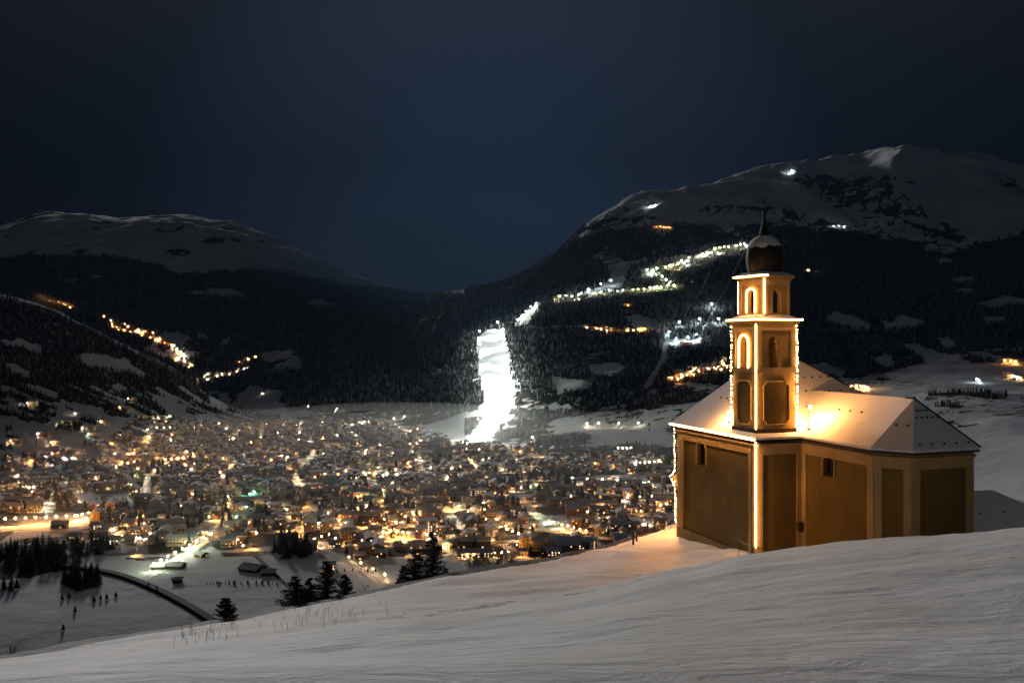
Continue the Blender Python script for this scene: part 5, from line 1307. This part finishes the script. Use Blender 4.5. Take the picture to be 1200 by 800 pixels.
put_near('fir', 507, 53, .3, 'taller of the two young spruces standing over the hill edge', 'tree', None, near_fir(4.5, 1.7, 1), 'young_spruce')
put_near('fir', 487, 52.5, .5, 'shorter spruce overlapping the taller one on the hill edge', 'tree', None, near_fir(4.0, 1.7, 2), 'young_spruce')
put_near('fir', 474, 51.5, .6, 'low bushy spruce at the foot of the two young spruces', 'tree', None, near_fir(2.9, 1.1, 3), 'young_spruce')
put_near('fir', 522, 54.5, .8, 'small spruce at the uphill side of the two young spruces', 'tree', None, near_fir(3.0, 1.1, 13), 'young_spruce')
put_near('fir', 382, 47, .2, 'bushy spruce beside the bare twigs on the hill edge', 'tree', None, near_fir(2.7, 1.05, 4), 'young_spruce')
put_near('fir', 404, 48, .3, 'small spruce between the bare twigs and the tall pair', 'tree', None, near_fir(2.0, .9, 5), 'young_spruce')
put_near('fir', 345, 45.5, .15, 'squat spruce sprawling over the hill edge', 'tree', None, near_fir(1.9, 1.15, 6), 'young_spruce')
put_near('fir', 363, 46, .2, 'narrow spruce squeezed between two bushier ones', 'tree', None, near_fir(1.7, .9, 14), 'young_spruce')
put_near('fir', 264, 41.5, .15, 'lone small round spruce far down the hill edge', 'tree', None, near_fir(1.15, .75, 7), 'young_spruce')
def bare(H_, n, seed, spread=.5, rt=.02):
    r = random.Random(seed); t = MB(); c = MB()
    def grow(mb, p, d, l, rad, dep):
        q = p + d * l * .5 + Vector([r.gauss(0, .04 * l) for _ in range(3)]); e_ = p + d * l + Vector([r.gauss(0, .08 * l) for _ in range(3)])
        mb.tube([p, q, e_], rad, 4 if dep > 2 else 3, r1=rad * .55, cap=False)
        if dep > 0:
            for _ in range(r.choice((2, 3, 3))):
                s_ = r.uniform(.35, 1); pp = p.lerp(e_, s_); nd = (d + Vector([r.gauss(0, spread) for _ in range(3)]) + Vector((0, 0, .12))).normalized()
                grow(c if dep <= 3 else mb, pp, nd, l * r.uniform(.5, .72), rad * .5, dep - 1)
    for _ in range(n):
        a = r.uniform(0, 6.28); grow(t, Vector((r.gauss(0, .12), r.gauss(0, .12), -.3)), Vector((cos(a) * spread * .6, sin(a) * spread * .6, 1)).normalized(), H_ * r.uniform(.35, .5), rt, 4)
    return c, t
BL = [(372, 45, 1.3, 3, 'tangle of bare twigs rising among the small spruces'), (352, 43.5, 1.0, 3, 'low bare shrub beside the squat spruce'), (598, 55, 2.7, 4, 'tallest leafless shrub beyond the hill edge'), (580, 54, 2.2, 4, 'leafless shrub leaning beside the tallest one'),
      (566, 53, 1.8, 4, 'spreading bare shrub nearer the spruces'), (620, 57, 2.0, 4, 'bare bush under the amber streets'), (640, 58.5, 1.5, 4, 'round bare bush on the bend of the hill edge'), (662, 61, 1.2, 4, 'low bare bush next to the fence bend'),
      (552, 52, 1.3, 3, 'thin bare shrub in the gap after the spruces'), (430, 49, 1.4, 3, 'wispy bare shrub between the spruce groups'), (776, 66, 2.0, 6, 'dense dark bush below the church forecourt'), (757, 69, 2.4, 5, 'dark bush under the fence posts'), (735, 70, 2.6, 5, 'dark bush down the bank beyond the fence'), (698, 68, 2.4, 5, 'wide bare bush down the bank'), (20, 33.5, .9, 3, 'small twiggy shrub low on the hill edge')]
for k, (px, Y, H_, n, lb) in enumerate(BL): put_near('bare', px, Y, .3 if px < 650 else .9, lb, 'shrub', 'bare shrubs along the hill edge', bare(H_ * 1.35, n + 2, 200 + k, .55, .026), 'bare_shrub')
# dead stalks poking through the snow
mb = MB(); r = random.Random(5)
for _ in range(120):
    px = r.choice([r.gauss(222, 7), r.gauss(243, 5), r.gauss(270, 4), r.gauss(350, 22), r.gauss(372, 14), r.uniform(180, 480), r.gauss(410, 14)]); 
    ey = np.interp(px, edge_px, edge_py); Ye = np.interp(px, [0, 200, 340, 460, 590], [31, 37, 42, 45, 51]); Y = Ye * r.uniform(.66, 1.0); x = (px - 600) / 1000 * Y; z = nterr(x, Y)
    H_ = r.uniform(.12, .5) * (1.5 if r.random() < .15 else 1); dx, dy = r.gauss(0, .15) * H_, r.gauss(0, .15) * H_
    mb.tube([(x, Y, z - .05), (x + dx * .4, Y + dy * .4, z + H_ * .6), (x + dx * 1.5, Y + dy, z + H_)], .007, 3, r1=.003, cap=False)
    if r.random() < .5: mb.tube([(x + dx * .4, Y, z + H_ * .55), (x + dx + r.gauss(0, .08), Y + r.gauss(0, .08), z + H_ * .85)], .004, 3, r1=.002, cap=False)
tag(mb.build('dead_grass', twig_m), 'dead stalks poking through the snow near the hill edge', kind='stuff')
# fence posts below the forecourt
fn = tag(empty('wire_fence', (0, 0, 0)), 'short dark wire fence on the lip of the forecourt', 'fence'); fp = []
for px, Y in ((742, 60.5), (746, 62.5), (752, 65), (759, 68), (767, 72)):
    x = (px - 600) / 1000 * Y; z = nterr(x, Y); fp.append((x, Y, z)); MB().box(x - .06, x + .06, Y - .06, Y + .06, z - .4, z + .8).build('post', roof_dark, fn)
for hh in (.4, .72): MB().tube([(x, Y, z + hh) for x, Y, z in fp], .014, 4).build('wire', roof_dark, fn)
# thin railing at the church corner
rl = tag(empty('railing', (0, 0, 0)), 'thin iron railing at the corner of the church wall', 'railing'); rp = []
for a, b_ in ((-1.0, .2), (-1.2, -1.6), (.9, -2.6)):
    p = cw(a, b_, 0); z = nterr(p.x, p.y); rp.append((p.x, p.y, z)); MB().tube([(p.x, p.y, z - .3), (p.x, p.y, z + 1.0)], .022, 5).build('post', dark_metal, rl)
MB().tube([(x, Y, z + 1.0) for x, Y, z in rp], .018, 4).build('rail', dark_metal, rl)

# ---- labels shared by a few things of one group are told apart by their order across the view
ORD = ['first', 'second', 'third', 'fourth', 'fifth', 'sixth', 'seventh', 'eighth', 'ninth', 'tenth', 'eleventh', 'twelfth']
by = {}; by_new = set()
for o_ in SC.objects:
    if o_.parent is None and o_.get('label') and o_.get('category'): by.setdefault(o_['label'], []).append(o_)
for lab, os_ in by.items():
    if 2 <= len(os_) <= 12:
        os_.sort(key=lambda a: a.location.x / max(a.location.y, 1))
        for k, o_ in enumerate(os_):
            if len(os_) == 2: w_ = ('left one of the pair', 'right one of the pair')[k]
            else: w_ = 'leftmost' if k == 0 else ('rightmost' if k == len(os_) - 1 else ORD[k] + ' from the left')
            cand_ = f'{lab}, {w_}'
            if len(cand_.split()) > 16 and lab.count(', ') > 1: cand_ = f"{lab.rsplit(', ', 1)[0]}, {w_}"
            if len(cand_.split()) > 16: cand_ = cand_.replace(' house,', ',').replace('few windows lit', 'dim').replace('many windows lit', 'lit')
            if len(cand_.split()) <= 16 and cand_ not in by and cand_ not in by_new: o_['label'] = cand_; by_new.add(cand_)

# ================================================================== HAZE
m, N, L = node_mat('valley_haze')
o = N('ShaderNodeOutputMaterial'); pv = N('ShaderNodeVolumePrincipled'); L(pv.outputs[0], o.inputs['Volume'])
pv.inputs['Color'].default_value = (.035, .062, .115, 1); pv.inputs['Density'].default_value = 0.00015; pv.inputs['Anisotropy'].default_value = -0.35
hz = MB().box(-10900, 10900, -250, 9750, -420, 2100).build('haze', m)
tag(hz, 'thin cold blue night haze filling the valley', kind='stuff')

# mist: a thin bank lying in the far pass and a thin veil of smoke and frost over the roofs
def mist(name, c, r, dens, colr, g, label):
    m, N, L = node_mat(name)
    o = N('ShaderNodeOutputMaterial'); pv = N('ShaderNodeVolumePrincipled'); L(pv.outputs[0], o.inputs['Volume'])
    pv.inputs['Color'].default_value = (*colr, 1); pv.inputs['Density'].default_value = dens; pv.inputs['Anisotropy'].default_value = g
    mb = MB(); mb.lathe([(max(.02, sin(pi * k / 12)), -cos(pi * k / 12)) for k in range(13)], 32)
    mb.v = [(x * (1 + .12 * sin(5 * y + 2 * z)), y, z * (1 + .22 * sin(3.1 * x + 1) + .12 * sin(7 * x + 2))) for x, y, z in mb.v]
    mb.v = [(c[0] + x * r[0], c[1] + y * r[1], c[2] + z * r[2]) for x, y, z in mb.v]
    tag(mb.build(name, m, smooth=True), label, kind='stuff')
mist('pass_mist', (-560, 6300, 360), (1700, 1250, 520), .00034, (.20, .35, .62), -.3, 'night mist lying in the far pass')
mist('town_mist', (-330, 1850, -232), (1250, 900, 62), .00038, (.74, .74, .74), .3, 'thin veil of frost and smoke over the town roofs')
